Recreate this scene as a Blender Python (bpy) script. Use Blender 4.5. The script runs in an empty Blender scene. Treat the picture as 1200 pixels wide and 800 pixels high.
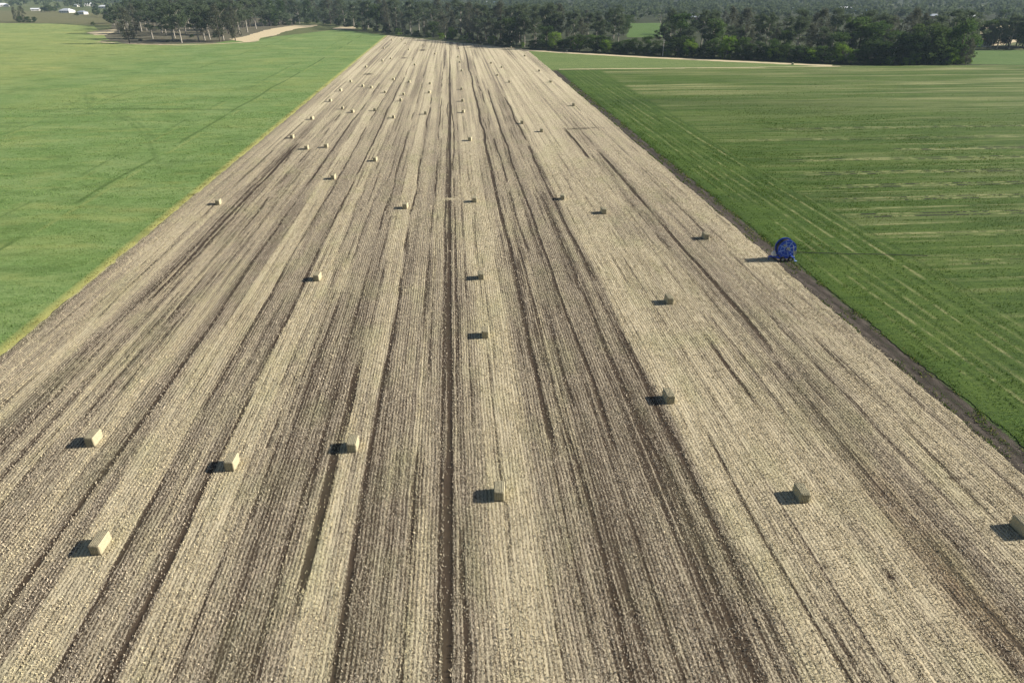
import bpy, bmesh, math, random
import numpy as np
from mathutils import Vector, Matrix

R = random.Random(7)
S = bpy.context.scene
C = S.collection
PI = math.pi

# ------------------------------------------------------------------ camera model
H = 45.0                      # drone height, metres
PITCH = math.radians(27.64)
YAW = math.radians(4.62)      # camera looks 4.6 degrees right of the crop rows (+Y)
F = 800.0                     # focal length in pixels of the 1200 px wide photograph


def G(px, py):
    """ground point seen at a pixel of the photograph"""
    u, v = (px - 600) / F, (py - 400) / F
    t = H / (math.sin(PITCH) + v * math.cos(PITCH))
    l = u * t
    d = (math.cos(PITCH) - v * math.sin(PITCH)) * t
    return (l * math.cos(YAW) + d * math.sin(YAW), d * math.cos(YAW) - l * math.sin(YAW))


def scale_at(py):
    return (py + 19) * math.cos(PITCH) / H      # photo pixels per metre


# ------------------------------------------------------------------ noise in numpy
def _hash(ix, iy, seed):
    h = (ix.astype(np.int64) * 374761393 + iy.astype(np.int64) * 668265263 + seed * 974634777) & 0x7fffffff
    h = ((h ^ (h >> 13)) * 1274126177) & 0x7fffffff
    h = h ^ (h >> 16)
    return (h & 0xffff) / 65535.0


def vnoise(x, y, seed=0):
    x = np.asarray(x, dtype=np.float64); y = np.asarray(y, dtype=np.float64)
    x, y = np.broadcast_arrays(x, y)
    ix = np.floor(x); iy = np.floor(y)
    fx = x - ix; fy = y - iy
    fx = fx * fx * (3 - 2 * fx); fy = fy * fy * (3 - 2 * fy)
    a = _hash(ix, iy, seed); b = _hash(ix + 1, iy, seed)
    c = _hash(ix, iy + 1, seed); d = _hash(ix + 1, iy + 1, seed)
    return (a * (1 - fx) + b * fx) * (1 - fy) + (c * (1 - fx) + d * fx) * fy


def fbm(x, y, seed=0, o=4):
    s = 0; a = .5; t = 0
    for k in range(o):
        s = s + a * vnoise(np.asarray(x) * 2 ** k, np.asarray(y) * 2 ** k, seed + k * 17); t += a; a *= .5
    return s / t


def sstep(a, b, x):
    t = np.clip((x - a) / (b - a), 0, 1)
    return t * t * (3 - 2 * t)


# ------------------------------------------------------------------ object helpers
def link(name, me, mat=None, parent=None):
    o = bpy.data.objects.new(name, me)
    C.objects.link(o)
    if mat is not None and not me.materials:
        me.materials.append(mat)
    if parent is not None:
        o.parent = parent
    return o


def mesh_np(name, verts, faces, smooth=False):
    """verts (n,3) float, faces (m,k) int, all of one size"""
    me = bpy.data.meshes.new(name)
    verts = np.ascontiguousarray(verts, dtype=np.float32)
    faces = np.ascontiguousarray(faces, dtype=np.int32)
    n, k = faces.shape
    me.vertices.add(len(verts)); me.vertices.foreach_set('co', verts.ravel())
    me.loops.add(n * k); me.loops.foreach_set('vertex_index', faces.ravel())
    me.polygons.add(n)
    me.polygons.foreach_set('loop_start', np.arange(0, n * k, k, dtype=np.int32))
    me.polygons.foreach_set('loop_total', np.full(n, k, dtype=np.int32))
    if smooth:
        me.polygons.foreach_set('use_smooth', np.ones(n, dtype=bool))
    me.update(calc_edges=True)
    return me


def bm_mesh(name, bm, smooth=False):
    me = bpy.data.meshes.new(name)
    if smooth:
        for f in bm.faces:
            f.smooth = True
    bm.to_mesh(me); bm.free()
    return me


def tag(o, label=None, cat=None, group=None, kind=None):
    if label: o['label'] = label
    if cat: o['category'] = cat
    if group: o['group'] = group
    if kind: o['kind'] = kind
    return o


def empty(name, loc, rz=0.0, s=1.0):
    o = bpy.data.objects.new(name, None)
    C.objects.link(o)
    o.location = loc; o.rotation_euler = (0, 0, rz); o.scale = (s, s, s)
    o.empty_display_size = .5
    return o


def add_box(bm, c, s, rot=None):
    m = Matrix.Translation(c)
    if rot is not None: m = m @ rot
    m = m @ Matrix.Diagonal((s[0], s[1], s[2], 1))
    return bmesh.ops.create_cube(bm, size=1, matrix=m)['verts']


def add_bar(bm, p, q, r0, r1=None, n=8):
    p = Vector(p); q = Vector(q); d = q - p
    m = Matrix.Translation((p + q) / 2) @ d.to_track_quat('Z', 'Y').to_matrix().to_4x4()
    bmesh.ops.create_cone(bm, cap_ends=True, segments=n, radius1=r0, radius2=r0 if r1 is None else r1,
                          depth=d.length, matrix=m)


def add_disc(bm, c, r, w, n=40, inner=None):
    """a wheel / drum with its axis along Y"""
    m = Matrix.Translation(c) @ Matrix.Rotation(PI / 2, 4, 'X')
    bmesh.ops.create_cone(bm, cap_ends=True, segments=n, radius1=r, radius2=r, depth=w, matrix=m)


def add_ring(bm, c, r, w, t, n=40):
    """ring with axis along Y: outer radius r, radial thickness t, width w"""
    vs = []
    for i in range(n):
        a = 2 * PI * i / n
        row = []
        for rr, yy in ((r, -w / 2), (r, w / 2), (r - t, w / 2), (r - t, -w / 2)):
            row.append(bm.verts.new((c[0] + rr * math.cos(a), c[1] + yy, c[2] + rr * math.sin(a))))
        vs.append(row)
    for i in range(n):
        a = vs[i]; b = vs[(i + 1) % n]
        for k in range(4):
            bm.faces.new((a[k], a[(k + 1) % 4], b[(k + 1) % 4], b[k]))


# ------------------------------------------------------------------ node helpers
def new_mat(name):
    m = bpy.data.materials.new(name); m.use_nodes = True
    nt = m.node_tree; nt.nodes.clear()
    out = nt.nodes.new('ShaderNodeOutputMaterial')
    return m, nt, out


class N:
    def __init__(s, nt): s.nt = nt

    def new(s, t, **kw):
        n = s.nt.nodes.new(t)
        for k, v in kw.items(): setattr(n, k, v)
        return n

    def put(s, sock, v):
        if isinstance(v, bpy.types.NodeSocket): s.nt.links.new(v, sock)
        elif v is not None: sock.default_value = v

    def math(s, op, a, b=None, c=None, clamp=False):
        n = s.new('ShaderNodeMath', operation=op, use_clamp=clamp)
        s.put(n.inputs[0], a)
        if b is not None: s.put(n.inputs[1], b)
        if c is not None: s.put(n.inputs[2], c)
        return n.outputs[0]

    def mix(s, f, a, b, mode='MIX'):
        n = s.new('ShaderNodeMix', data_type='RGBA', blend_type=mode)
        s.put(n.inputs[0], f)
        for sock, v in ((n.inputs[6], a), (n.inputs[7], b)):
            if isinstance(v, tuple): v = (v[0], v[1], v[2], 1)
            s.put(sock, v)
        return n.outputs[2]

    def noise(s, vec, scale, detail=3, rough=.55, dim='3D'):
        n = s.new('ShaderNodeTexNoise', noise_dimensions=dim)
        s.put(n.inputs['Vector'], vec)
        n.inputs['Scale'].default_value = scale; n.inputs['Detail'].default_value = detail
        n.inputs['Roughness'].default_value = rough
        return n.outputs[0]

    def pos(s, sc=(1, 1, 1), coord='Object'):
        t = s.new('ShaderNodeTexCoord')
        m = s.new('ShaderNodeMapping')
        s.nt.links.new(t.outputs[coord], m.inputs[0]); m.inputs['Scale'].default_value = sc
        return m.outputs[0]

    def ramp(s, f, a, b):
        n = s.new('ShaderNodeMapRange', clamp=True)
        s.put(n.inputs[0], f); n.inputs[1].default_value = a; n.inputs[2].default_value = b
        return n.outputs[0]

    def attr(s, name):
        a = s.new('ShaderNodeAttribute', attribute_name=name)
        x = s.new('ShaderNodeSeparateColor'); s.nt.links.new(a.outputs['Color'], x.inputs[0])
        return x.outputs[0], x.outputs[1], x.outputs[2]

    def bsdf(s, out, col, rough=.9, spec=.15, bump=None, bs=.5, bd=.1, metal=0):
        b = s.new('ShaderNodeBsdfPrincipled')
        if isinstance(col, tuple): col = (col[0], col[1], col[2], 1)
        s.put(b.inputs['Base Color'], col); s.put(b.inputs['Roughness'], rough)
        b.inputs['Specular IOR Level'].default_value = spec; b.inputs['Metallic'].default_value = metal
        if bump is not None:
            bn = s.new('ShaderNodeBump'); bn.inputs['Strength'].default_value = bs; bn.inputs['Distance'].default_value = bd
            s.put(bn.inputs['Height'], bump); s.nt.links.new(bn.outputs[0], b.inputs['Normal'])
        s.nt.links.new(b.outputs[0], out.inputs[0])
        return b


def simple_mat(name, col, col2=None, scale=3.0, rough=.8, spec=.2, metal=0, bump=0):
    m, nt, out = new_mat(name); n = N(nt)
    col2 = col2 or tuple(c * .75 for c in col)
    nz = n.noise(n.pos(), scale, 4, .6)
    c = n.mix(n.ramp(nz, .35, .65), col, col2)
    n.bsdf(out, c, rough, spec, nz if bump else None, bump, .05, metal)
    return m


# ------------------------------------------------------------------ stubble field bands
def K2X(k): return 50.8 * (k - .0375)
def P7(p): return K2X((p - 527) / 719.0)        # pixel column of the photo at y = 700 -> world X


BANDS = [(-380, .6), (-330, .62), (-305, .3), (-215, .2), (-198, .55), (-145, .62), (-130, .36), (-88, .36),
         (-76, .62), (-60, .45), (-5, .35), (5, .72), (50, .72), (58, .12), (66, .05), (75, .2), (105, .22),
         (115, .68), (150, .62), (178, .78), (183, .2), (222, .2), (232, .55), (272, .55), (282, .76), (330, .62),
         (355, .55), (366, .15), (402, .2), (408, .68), (440, .62), (476, .66), (482, .32), (505, .45), (520, .6),
         (545, .6), (566, .48), (582, .16), (640, .16), (656, .5), (700, .58), (780, .64), (850, .6), (884, .66),
         (893, .14), (910, .1), (1000, .22), (1100, .3), (1125, .6), (1185, .6), (1203, .35), (1300, .25), (1380, .32)]
BX = np.array([P7(b[0]) for b in BANDS]); BD = np.array([b[1] for b in BANDS])
XL, XR = K2X(-1.209), K2X(1.167)


def yrow(px, py): return G(px, py)[1]


# furrow: X at near end, X at far end handled by wobble; width; strength; y from, y to
FURROWS = [
    (P7(527), .52, .95, 20, 760, .35), (P7(357), .66, .95, yrow(380, 690), yrow(425, 425), .5),
    (P7(516), .22, .6, 20, 400, .5), (P7(541), .25, .6, 20, 300, .5),
    (P7(690), .48, .85, yrow(650, 520), 760, .3), (P7(780), .34, .8, yrow(705, 520), yrow(569, 105), .4),
    (P7(735), .3, .6, 20, 400, .6), (P7(875), .4, .7, 40, yrow(587, 100), .5),
    (P7(-152), .45, .95, yrow(190, 350), yrow(350, 170), .40), (P7(-166), .22, .7, yrow(190, 350), yrow(350, 170), .4), (P7(-140), .2, .7, yrow(190, 350), yrow(350, 170), .45), (P7(-345), .35, .7, 20, 420, .6),
    (P7(22), .3, .7, 20, 380, .5), (P7(110), .22, .6, 20, 420, .6), (P7(176), .26, .8, 20, 520, .5),
    (P7(325), .22, .6, 20, 420, .6), (P7(410), .24, .8, 20, 330, .6), (P7(476), .22, .7, 20, 520, .6),
    (P7(1097), .55, .8, yrow(690, 185), yrow(662, 152), .2), (P7(1160), .6, .85, yrow(900, 410), yrow(705, 180), .5),
    (P7(1050), .45, .8, yrow(895, 470), yrow(838, 398), .3), (P7(938), .22, .7, 20, yrow(760, 440), .5),
    (P7(870 + 390), .3, .5, 20, 300, .7), (P7(600), .2, .4, 20, 200, .7), (P7(840), .3, .6, 20, 160, .5),
    (P7(715), .22, .6, 20, 140, .5), (P7(-76), .3, .6, 60, 300, .6), (P7(-235), .3, .5, 60, 420, .7),
]
PATCHES = [(G(495, 59), 2.6, 7, .9), (G(474, 68), 2.2, 6, .6), (G(431, 87), 2.6, 5, .8), 
           (G(1043, 675), .45, 1.0, .75), (G(965, 662), .6, .5, .4), (G(1118, 560), .9, .5, .6), (G(1134, 573), .5, .5, .5),
           (G(675, 151), 5, 1.2, .6), (G(690, 150), 5, .8, .5)]


def stubble_fields(X, Y):
    wob = (vnoise(Y / 38., Y * 0 + .5, 3) - .5) * 1.1 + (vnoise(Y / 11., Y * 0 + .5, 4) - .5) * .35
    Xw = X + wob * (.6 + .8 * vnoise(X / 9., Y * 0, 5)) + (vnoise(X / 6., Y / 22., 6) - .5) * 1.0
    D = np.interp(Xw, BX, BD)
    D = D + .55 * (fbm(X / 1.5, Y / 45., 11, 3) - .5) + .4 * (vnoise(X / .42, Y / 28., 12) - .5) \
        + .3 * (fbm(X / 5., Y / 12., 13, 4) - .5) + .15 * (fbm(X / 14, Y / 14, 14, 3) - .5)
    far = sstep(110, 520, Y)
    D = .455 + (D - .5) * (.62 - .2 * sstep(60, 200, Y))
    D = D * (1 - .5 * far) + .02 * far
    D = D + far * (.75 * (vnoise(X / .9, Y / 90., 15) - .5) + .3 * (vnoise(X / 2.6, Y / 60., 16) - .5))
    fur = np.zeros_like(D)
    for i, (x0, w, s, y0, y1, gap) in enumerate(FURROWS):
        xw = x0 + (vnoise(Y / 24., Y * 0 + i * 3.7, 21) - .5) * .9 + (vnoise(Y / 7., Y * 0 + i * 1.7, 22) - .5) * .25
        if i == 0: xw = x0 + (vnoise(Y / 24., Y * 0, 21) - .5) * .35
        gate = sstep(gap - .25, gap + .1, vnoise(Y / 13., Y * 0 + i * 5.3, 23) + .15) if gap > .36 else 1.0
        ends = sstep(y0 - 4, y0 + 4, Y) * (1 - sstep(y1 - 8, y1 + 8, Y))
        ww = w * (.75 + .5 * vnoise(Y / 9., Y * 0 + i, 24)) * (1 + sstep(150, 500, Y) * .35)
        m = (1 - sstep(ww * .42, ww * .62 + .12, np.abs(X - xw))) * gate * ends * s
        m = m * (1 - .55 * sstep(180, 600, Y))
        fur = np.maximum(fur, m)
    for (cx, cy), rx, ry, s in PATCHES:
        q = ((X - cx) / rx) ** 2 + ((Y - cy) / ry) ** 2
        fur = np.maximum(fur, s * np.exp(-q * 1.6) * (.5 + fbm(X / .8, Y / 1.5, 31, 3)))
    rowi = np.floor((X + .25 * vnoise(X * .4, Y * .12, 201)) / .36)
    gro = sstep(.60, .85, _hash(rowi, rowi * 0, 77)) * sstep(.38, .6, vnoise(Y / 14., rowi * 3.3, 78)) * (.35 + .65 * vnoise(Y / 2.2, rowi * 1.9, 79))
    fur = np.maximum(fur, gro * (.22 + .42 * D) * (1 - .75 * sstep(150, 420, Y)))
    # windrow crossing the middle furrow leaves pale straw
    cx, cy = G(527, 233)
    q = np.exp(-(((X - cx) / 1.4) ** 2 + ((Y - cy) / 1.2) ** 2))
    fur = fur * (1 - q); D = D * (1 - q)
    green = np.clip(fbm(X / 3.5, Y / 7., 41, 4) * 1.9 - .95, 0, 1) * .8 + np.clip(1 - np.abs(X - XL) / 1.2, 0, 1) * .7
    ox, oy = G(1120, 680)
    orange = np.exp(-(((X - (ox + (Y - oy) * .03)) / 2.2) ** 2 + ((Y - oy) / 16) ** 2)) * (.35 + .9 * fbm(X / 1.2, Y / 5., 43, 3))
    D = D + .12 * orange
    return np.clip(D, 0, 1), np.clip(fur, 0, 1), np.clip(green, 0, 1), np.clip(orange, 0, 1)


FAR_L, FAR_R = G(454, 41.5), G(617, 58.5)


def y_end(X):
    t = (X - FAR_L[0]) / (FAR_R[0] - FAR_L[0])
    return FAR_L[1] + (FAR_R[1] - FAR_L[1]) * t


def grid_mesh(name, xs, vs, fpos, fcol):
    """grid of columns xs and rows vs -> positions and a colour attribute from functions"""
    A, B = np.meshgrid(xs, vs, indexing='ij')
    X, Y, Z = fpos(A, B)
    verts = np.stack([X.ravel(), Y.ravel(), Z.ravel()], 1)
    nx, ny = A.shape
    i = np.arange(nx * ny).reshape(nx, ny)
    f = np.stack([i[:-1, :-1].ravel(), i[1:, :-1].ravel(), i[1:, 1:].ravel(), i[:-1, 1:].ravel()], 1)
    me = mesh_np(name, verts, f, smooth=True)
    cols = fcol(X, Y)
    a = me.attributes.new('field_mix', 'FLOAT_COLOR', 'POINT')
    buf = np.ones((nx * ny, 4), dtype=np.float32)
    for k, c in enumerate(cols[:4]): buf[:, k] = c.ravel()
    a.data.foreach_set('color', buf.ravel())
    return me


# stubble material
def stubble_material():
    m, nt, out = new_mat('stubble_ground'); n = N(nt)
    a = n.new('ShaderNodeAttribute', attribute_name='field_mix')
    sp = n.new('ShaderNodeSeparateColor'); nt.links.new(a.outputs['Color'], sp.inputs[0])
    D, fur, green = sp.outputs[0], sp.outputs[1], sp.outputs[2]
    orange = n.math('SUBTRACT', 1.0, a.outputs['Alpha'])
    tc = n.new('ShaderNodeTexCoord'); sx = n.new('ShaderNodeSeparateXYZ'); nt.links.new(tc.outputs['Object'], sx.inputs[0])
    drift = n.noise(n.pos((.4, .12, 1)), 1.0, 2)
    xx = n.math('ADD', sx.outputs[0], n.math('MULTIPLY', drift, .5))
    row = n.math('SINE', n.math('MULTIPLY', xx, 2 * PI / .36))
    row = n.math('MULTIPLY_ADD', row, .5, .5)
    rowvar = n.noise(n.pos((1.0, .06, 1)), 3.1, 2, .7)
    grain = n.noise(n.pos((1, .6, 1)), 7.5, 4, .72)
    grain2 = n.noise(n.pos((1, .35, 1)), 2.6, 3, .6)
    g3 = n.noise(n.pos((1, .8, 1)), 19.0, 2, .7)
    v = n.math('MULTIPLY_ADD', grain, 3.0, -1.15)
    v = n.math('ADD', v, n.math('MULTIPLY_ADD', g3, 1.4, -.7))
    v = n.math('ADD', v, n.math('MULTIPLY', n.math('ADD', row, -.5), n.math('MULTIPLY_ADD', rowvar, 1.6, -.25)))
    v = n.math('ADD', v, n.math('MULTIPLY_ADD', grain2, 1.1, -.55))
    nearf = n.ramp(sx.outputs[1], 210, 110)
    v = n.math('ADD', v, n.math('MULTIPLY_ADD', D, -1.15, .61))
    v = n.math('SUBTRACT', v, n.math('MULTIPLY', nearf, n.math('MULTIPLY', n.ramp(D, .25, .6), .10)))
    v = n.math('ADD', v, n.math('MULTIPLY', fur, -1.5))
    v = n.ramp(v, -.05, 1.0)
    tone = n.noise(n.pos((1, .4, 1)), 1.7, 4, .65)
    pale = n.ramp(D, .58, .28)
    strawd = n.mix(n.ramp(tone, .35, .65), (.54, .46, .33), (.45, .39, .285))
    strawp = n.mix(n.ramp(tone, .35, .65), (.57, .49, .33), (.505, .445, .305))
    straw = n.mix(pale, strawd, strawp)
    straw = n.mix(n.math('MULTIPLY', green, .5), straw, (.40, .41, .20))
    straw = n.mix(n.math('MULTIPLY', orange, .6), straw, (.34, .22, .10))
    soil = n.mix(n.ramp(grain2, .3, .7), (.060, .044, .030), (.040, .030, .021))
    soil = n.mix(n.math('MULTIPLY', green, .3), soil, (.09, .10, .05))
    col = n.mix(v, soil, straw)
    n.bsdf(out, col, .95, .08, v, .6, .12)
    return m


# ------------------------------------------------------------------ green field materials
def green_material(name, c_dark, c_mid, c_light, c_yellow, c_soil, stretch, amp=1.0):
    m, nt, out = new_mat(name); n = N(nt)
    r, g, b = n.attr('field_mix')      # R dry/yellow, G dark lushness, B bare soil
    p = n.pos()
    big = n.noise(n.pos(stretch), .055, 5, .6)
    mid = n.noise(n.pos((stretch[0], stretch[1], 1)), .33, 5, .65)
    mid2 = n.noise(n.pos((stretch[0] * .8, stretch[1], 1)), 1.0, 4, .7)
    fine = n.noise(p, 2.2, 5, .7)
    finer = n.noise(p, 6.5, 3, .7)
    c = n.mix(n.ramp(mid, .36, .64), c_dark, c_mid)
    c = n.mix(n.math('MULTIPLY', n.ramp(big, .42, .66), .7), c, c_light)
    c = n.mix(n.math('MULTIPLY', n.ramp(mid2, .5, .64), .7 * amp), c, c_light)
    c = n.mix(n.math('MULTIPLY', n.ramp(mid2, .5, .36), .8 * amp), c, tuple(x * .75 for x in c_dark))
    c = n.mix(n.math('MULTIPLY', n.ramp(fine, .50, .66), .75 * amp), c, c_light)
    c = n.mix(n.math('MULTIPLY', n.ramp(fine, .50, .34), .85 * amp), c, tuple(x * .8 for x in c_dark))
    c = n.mix(n.math('MULTIPLY', n.ramp(finer, .5, .34), .5 * amp), c, tuple(x * .55 for x in c_dark))
    ry = n.math('MULTIPLY', r, n.math('MULTIPLY_ADD', n.ramp(finer, .35, .65), .9, .35), clamp=True)
    c = n.mix(ry, c, c_yellow)
    c = n.mix(n.math('MULTIPLY', g, n.math('MULTIPLY_ADD', n.ramp(finer, .35, .65), .5, .6), clamp=True), c, tuple(x * .62 for x in c_dark))
    sv = n.ramp(n.math('ADD', b, n.math('MULTIPLY_ADD', n.noise(p, 3.0, 3, .7), 1.6, -1.3)), 0.0, .35)
    sv = n.math('MULTIPLY', sv, n.ramp(b, 0.02, .12))
    c = n.mix(sv, c, c_soil)
    h = n.math('ADD', fine, n.math('MULTIPLY', finer, .6))
    n.bsdf(out, c, .9, .1, h, .7, .25)
    return m


# ------------------------------------------------------------------ polygons on the ground
def ragged(pts, step=3.0, amp=.5, seed=1):
    rr = random.Random(seed); res = []
    for i in range(len(pts)):
        a = Vector(pts[i]); b = Vector(pts[(i + 1) % len(pts)])
        n = max(1, min(240, int((b - a).length / step)))
        nrm = Vector((-(b - a).y, (b - a).x)).normalized() if (b - a).length > 1e-6 else Vector((0, 0))
        off = 0
        for k in range(n):
            t = k / n
            off = off * .6 + rr.uniform(-amp, amp) * .8
            q = a.lerp(b, t) + (nrm * off if k else Vector((0, 0)))
            res.append((q.x, q.y))
    return res


def sheet(name, pts, z, mat, step=3.0, amp=.5, seed=1):
    bm = bmesh.new()
    vs = [bm.verts.new((x, y, z)) for x, y in ragged(pts, step, amp, seed)]
    f = bm.faces.new(vs)
    if f.normal.z < 0: f.normal_flip()
    bm.normal_update()
    if f.normal.z < 0: f.normal_flip()
    bmesh.ops.triangulate(bm, faces=[f])
    o = link(name, bm_mesh(name, bm), mat)
    tag(o, kind='structure')
    return o


def ribbon(name, pts, width, z, mat, seed=1, amp=.25, step=4.0):
    """a strip of ground along a polyline"""
    rr = random.Random(seed)
    P = []
    for i in range(len(pts) - 1):
        a = Vector(pts[i]); b = Vector(pts[i + 1]); n = max(1, int((b - a).length / step))
        for k in range(n): P.append(a.lerp(b, k / n))
    P.append(Vector(pts[-1]))
    vs = []
    for i, p in enumerate(P):
        t = (P[min(i + 1, len(P) - 1)] - P[max(i - 1, 0)]).normalized()
        nn = Vector((-t.y, t.x)); w = width * (.85 + .3 * rr.random())
        o = rr.uniform(-amp, amp)
        for s in (-.5, .5):
            q = p + nn * (s * w + o); vs.append((q.x, q.y, z))
    f = [(2 * i, 2 * i + 1, 2 * i + 3, 2 * i + 2) for i in range(len(P) - 1)]
    me = mesh_np(name, np.array(vs), np.array(f)[:, ::-1])
    o = link(name, me, mat); tag(o, kind='structure')
    return o


# ================================================================== MATERIALS
M_stub = stubble_material()
M_left = green_material('left_crop', (.098, .170, .040), (.150, .242, .072), (.225, .302, .116), (.42, .39, .13), (.12, .14, .06), (.7, 1.2, 1), .6)
M_right = green_material('right_crop', (.038, .078, .011), (.062, .113, .017), (.100, .148, .027), (.36, .34, .17), (.026, .023, .018), (.3, 1.9, 1), .8)
M_wedge = green_material('wedge_crop', (.095, .15, .04), (.14, .195, .06), (.195, .24, .085), (.30, .28, .10), (.10, .11, .05), (.4, 1.6, 1))
M_past = green_material('pasture', (.07, .10, .035), (.11, .13, .05), (.17, .17, .075), (.25, .22, .11), (.12, .10, .07), (.5, 1.2, 1))
M_lush = green_material('lush_paddock', (.07, .13, .03), (.09, .16, .04), (.12, .18, .05), (.2, .25, .08), (.1, .1, .06), (.5, 1.2, 1))
M_dry = green_material('dry_pasture', (.10, .11, .045), (.145, .14, .065), (.20, .18, .095), (.26, .22, .13), (.16, .13, .09), (.5, 1.2, 1))
M_sand = simple_mat('sand', (.56, .46, .29), (.47, .40, .26), .4, .95, .05)
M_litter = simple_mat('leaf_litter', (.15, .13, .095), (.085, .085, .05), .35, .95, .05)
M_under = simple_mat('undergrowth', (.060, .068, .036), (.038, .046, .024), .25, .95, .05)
M_soil = None


def soil_material():
    m, nt, out = new_mat('track_soil'); n = N(nt)
    r, g, b = n.attr('field_mix')      # R worn pale, G grassy
    nz = n.noise(n.pos((1, .3, 1)), 1.4, 5, .7); fn = n.noise(n.pos(), 6, 4, .7)
    c = n.mix(n.ramp(nz, .3, .7), (.024, .020, .016), (.052, .044, .035))
    c = n.mix(n.math('MULTIPLY', r, n.ramp(nz, .3, .6), clamp=True), c, (.105, .088, .072))
    gv = n.ramp(n.math('ADD', g, n.math('MULTIPLY_ADD', fn, 1.6, -.95)), .1, .5)
    c = n.mix(gv, c, (.06, .10, .025))
    n.bsdf(out, c, .95, .08, fn, .8, .15)
    return m


M_soil = soil_material()

# ================================================================== GROUND
gp = 9000
gm = mesh_np('ground', np.array([(-gp, -300, -.16), (gp, -300, -.16), (gp, 2 * gp, -.16), (-gp, 2 * gp, -.16)]), np.array([(0, 1, 2, 3)]))
ground = tag(link('ground', gm, M_past), kind='structure')

# stubble field
xs = np.arange(XL, XR + .2, .2)
ys = [8.0]
while ys[-1] < 735: ys.append(ys[-1] + max(.5, min(3.0, ys[-1] / 130)))
vs = (np.array(ys) - 8.0) / (ys[-1] - 8.0)


def spos(A, B):
    ye = y_end(A) + (fbm(A / 6, A * 0, 61, 3) - .5) * 5
    Y = 8.0 + (ye - 8.0) * B
    e = np.clip(1 - np.minimum(A - XL, XR - A) / 1.0, 0, 1)
    X = A + e * ((fbm(Y / 9.0, A * 0 + (A > 0) * 9, 62, 3) - .5) * .9 + (fbm(Y / 1.1, A * 0 + 4, 64, 2) - .5) * .5)
    D, fur, gr, orr = stubble_fields(X, Y)
    Z = -fur * .07 + (fbm(X / 2., Y / 5., 63, 3) - .5) * .06 * (1 - e)
    return X, Y, Z


def scol(X, Y):
    D, fur, gr, orr = stubble_fields(X, Y)
    return D, fur, gr, 1 - orr


stub = tag(link('stubble_field', grid_mesh('stubble_field', xs, vs, spos, scol), M_stub), kind='structure')

# left field (X from XL outward), graded grid
xl = [0.0]
while xl[-1] < 900: xl.append(xl[-1] + max(.45, xl[-1] * .008))
xl = XL + .35 - np.array(xl)
yl = [40.0]
while yl[-1] < 1000: yl.append(yl[-1] + max(.6, (yl[-1]) * .0062))
yl = np.array(yl)
LFAR = [G(-400, 33), G(0, 27.5), G(60, 28), G(110, 31), G(118, 37), G(128, 47), G(150, 51.6), G(200, 52.2), G(250, 51.2), G(300, 48), G(322, 43), G(345, 33.5), G(400, 34.5), G(454, 42)]
LFX = np.array([p[0] for p in LFAR]); LFY = np.array([p[1] for p in LFAR])
_o = np.argsort(LFX); LFX = LFX[_o]; LFY = LFY[_o]


def lpos(A, B):
    v = (B - yl[0]) / (yl[-1] - yl[0])
    ye = np.interp(A, LFX, LFY) + (fbm(A / 9, A * 0, 71, 3) - .5) * 5
    Y = yl[0] + (ye - yl[0]) * v
    near = np.clip(1 - (XL - A) / 1.5, 0, 1)
    X = A + near * (fbm(Y / 2.5, A * 0, 72, 3) - .5) * 1.0
    return X, Y, 0.02 + (fbm(X / 30, Y / 30, 73, 3) - .5) * .3 * np.clip((XL - X) / 20, 0, 1)


def line_mask(X, Y, pts, w, seed):
    m = np.zeros_like(X)
    for (ax, ay), (bx, by) in zip(pts[:-1], pts[1:]):
        dx, dy = bx - ax, by - ay; L2 = dx * dx + dy * dy
        t = np.clip(((X - ax) * dx + (Y - ay) * dy) / L2, 0, 1)
        d = np.hypot(X - ax - t * dx, Y - ay - t * dy)
        m = np.maximum(m, 1 - sstep(w * .35, w * .7, d))
    return m


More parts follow.
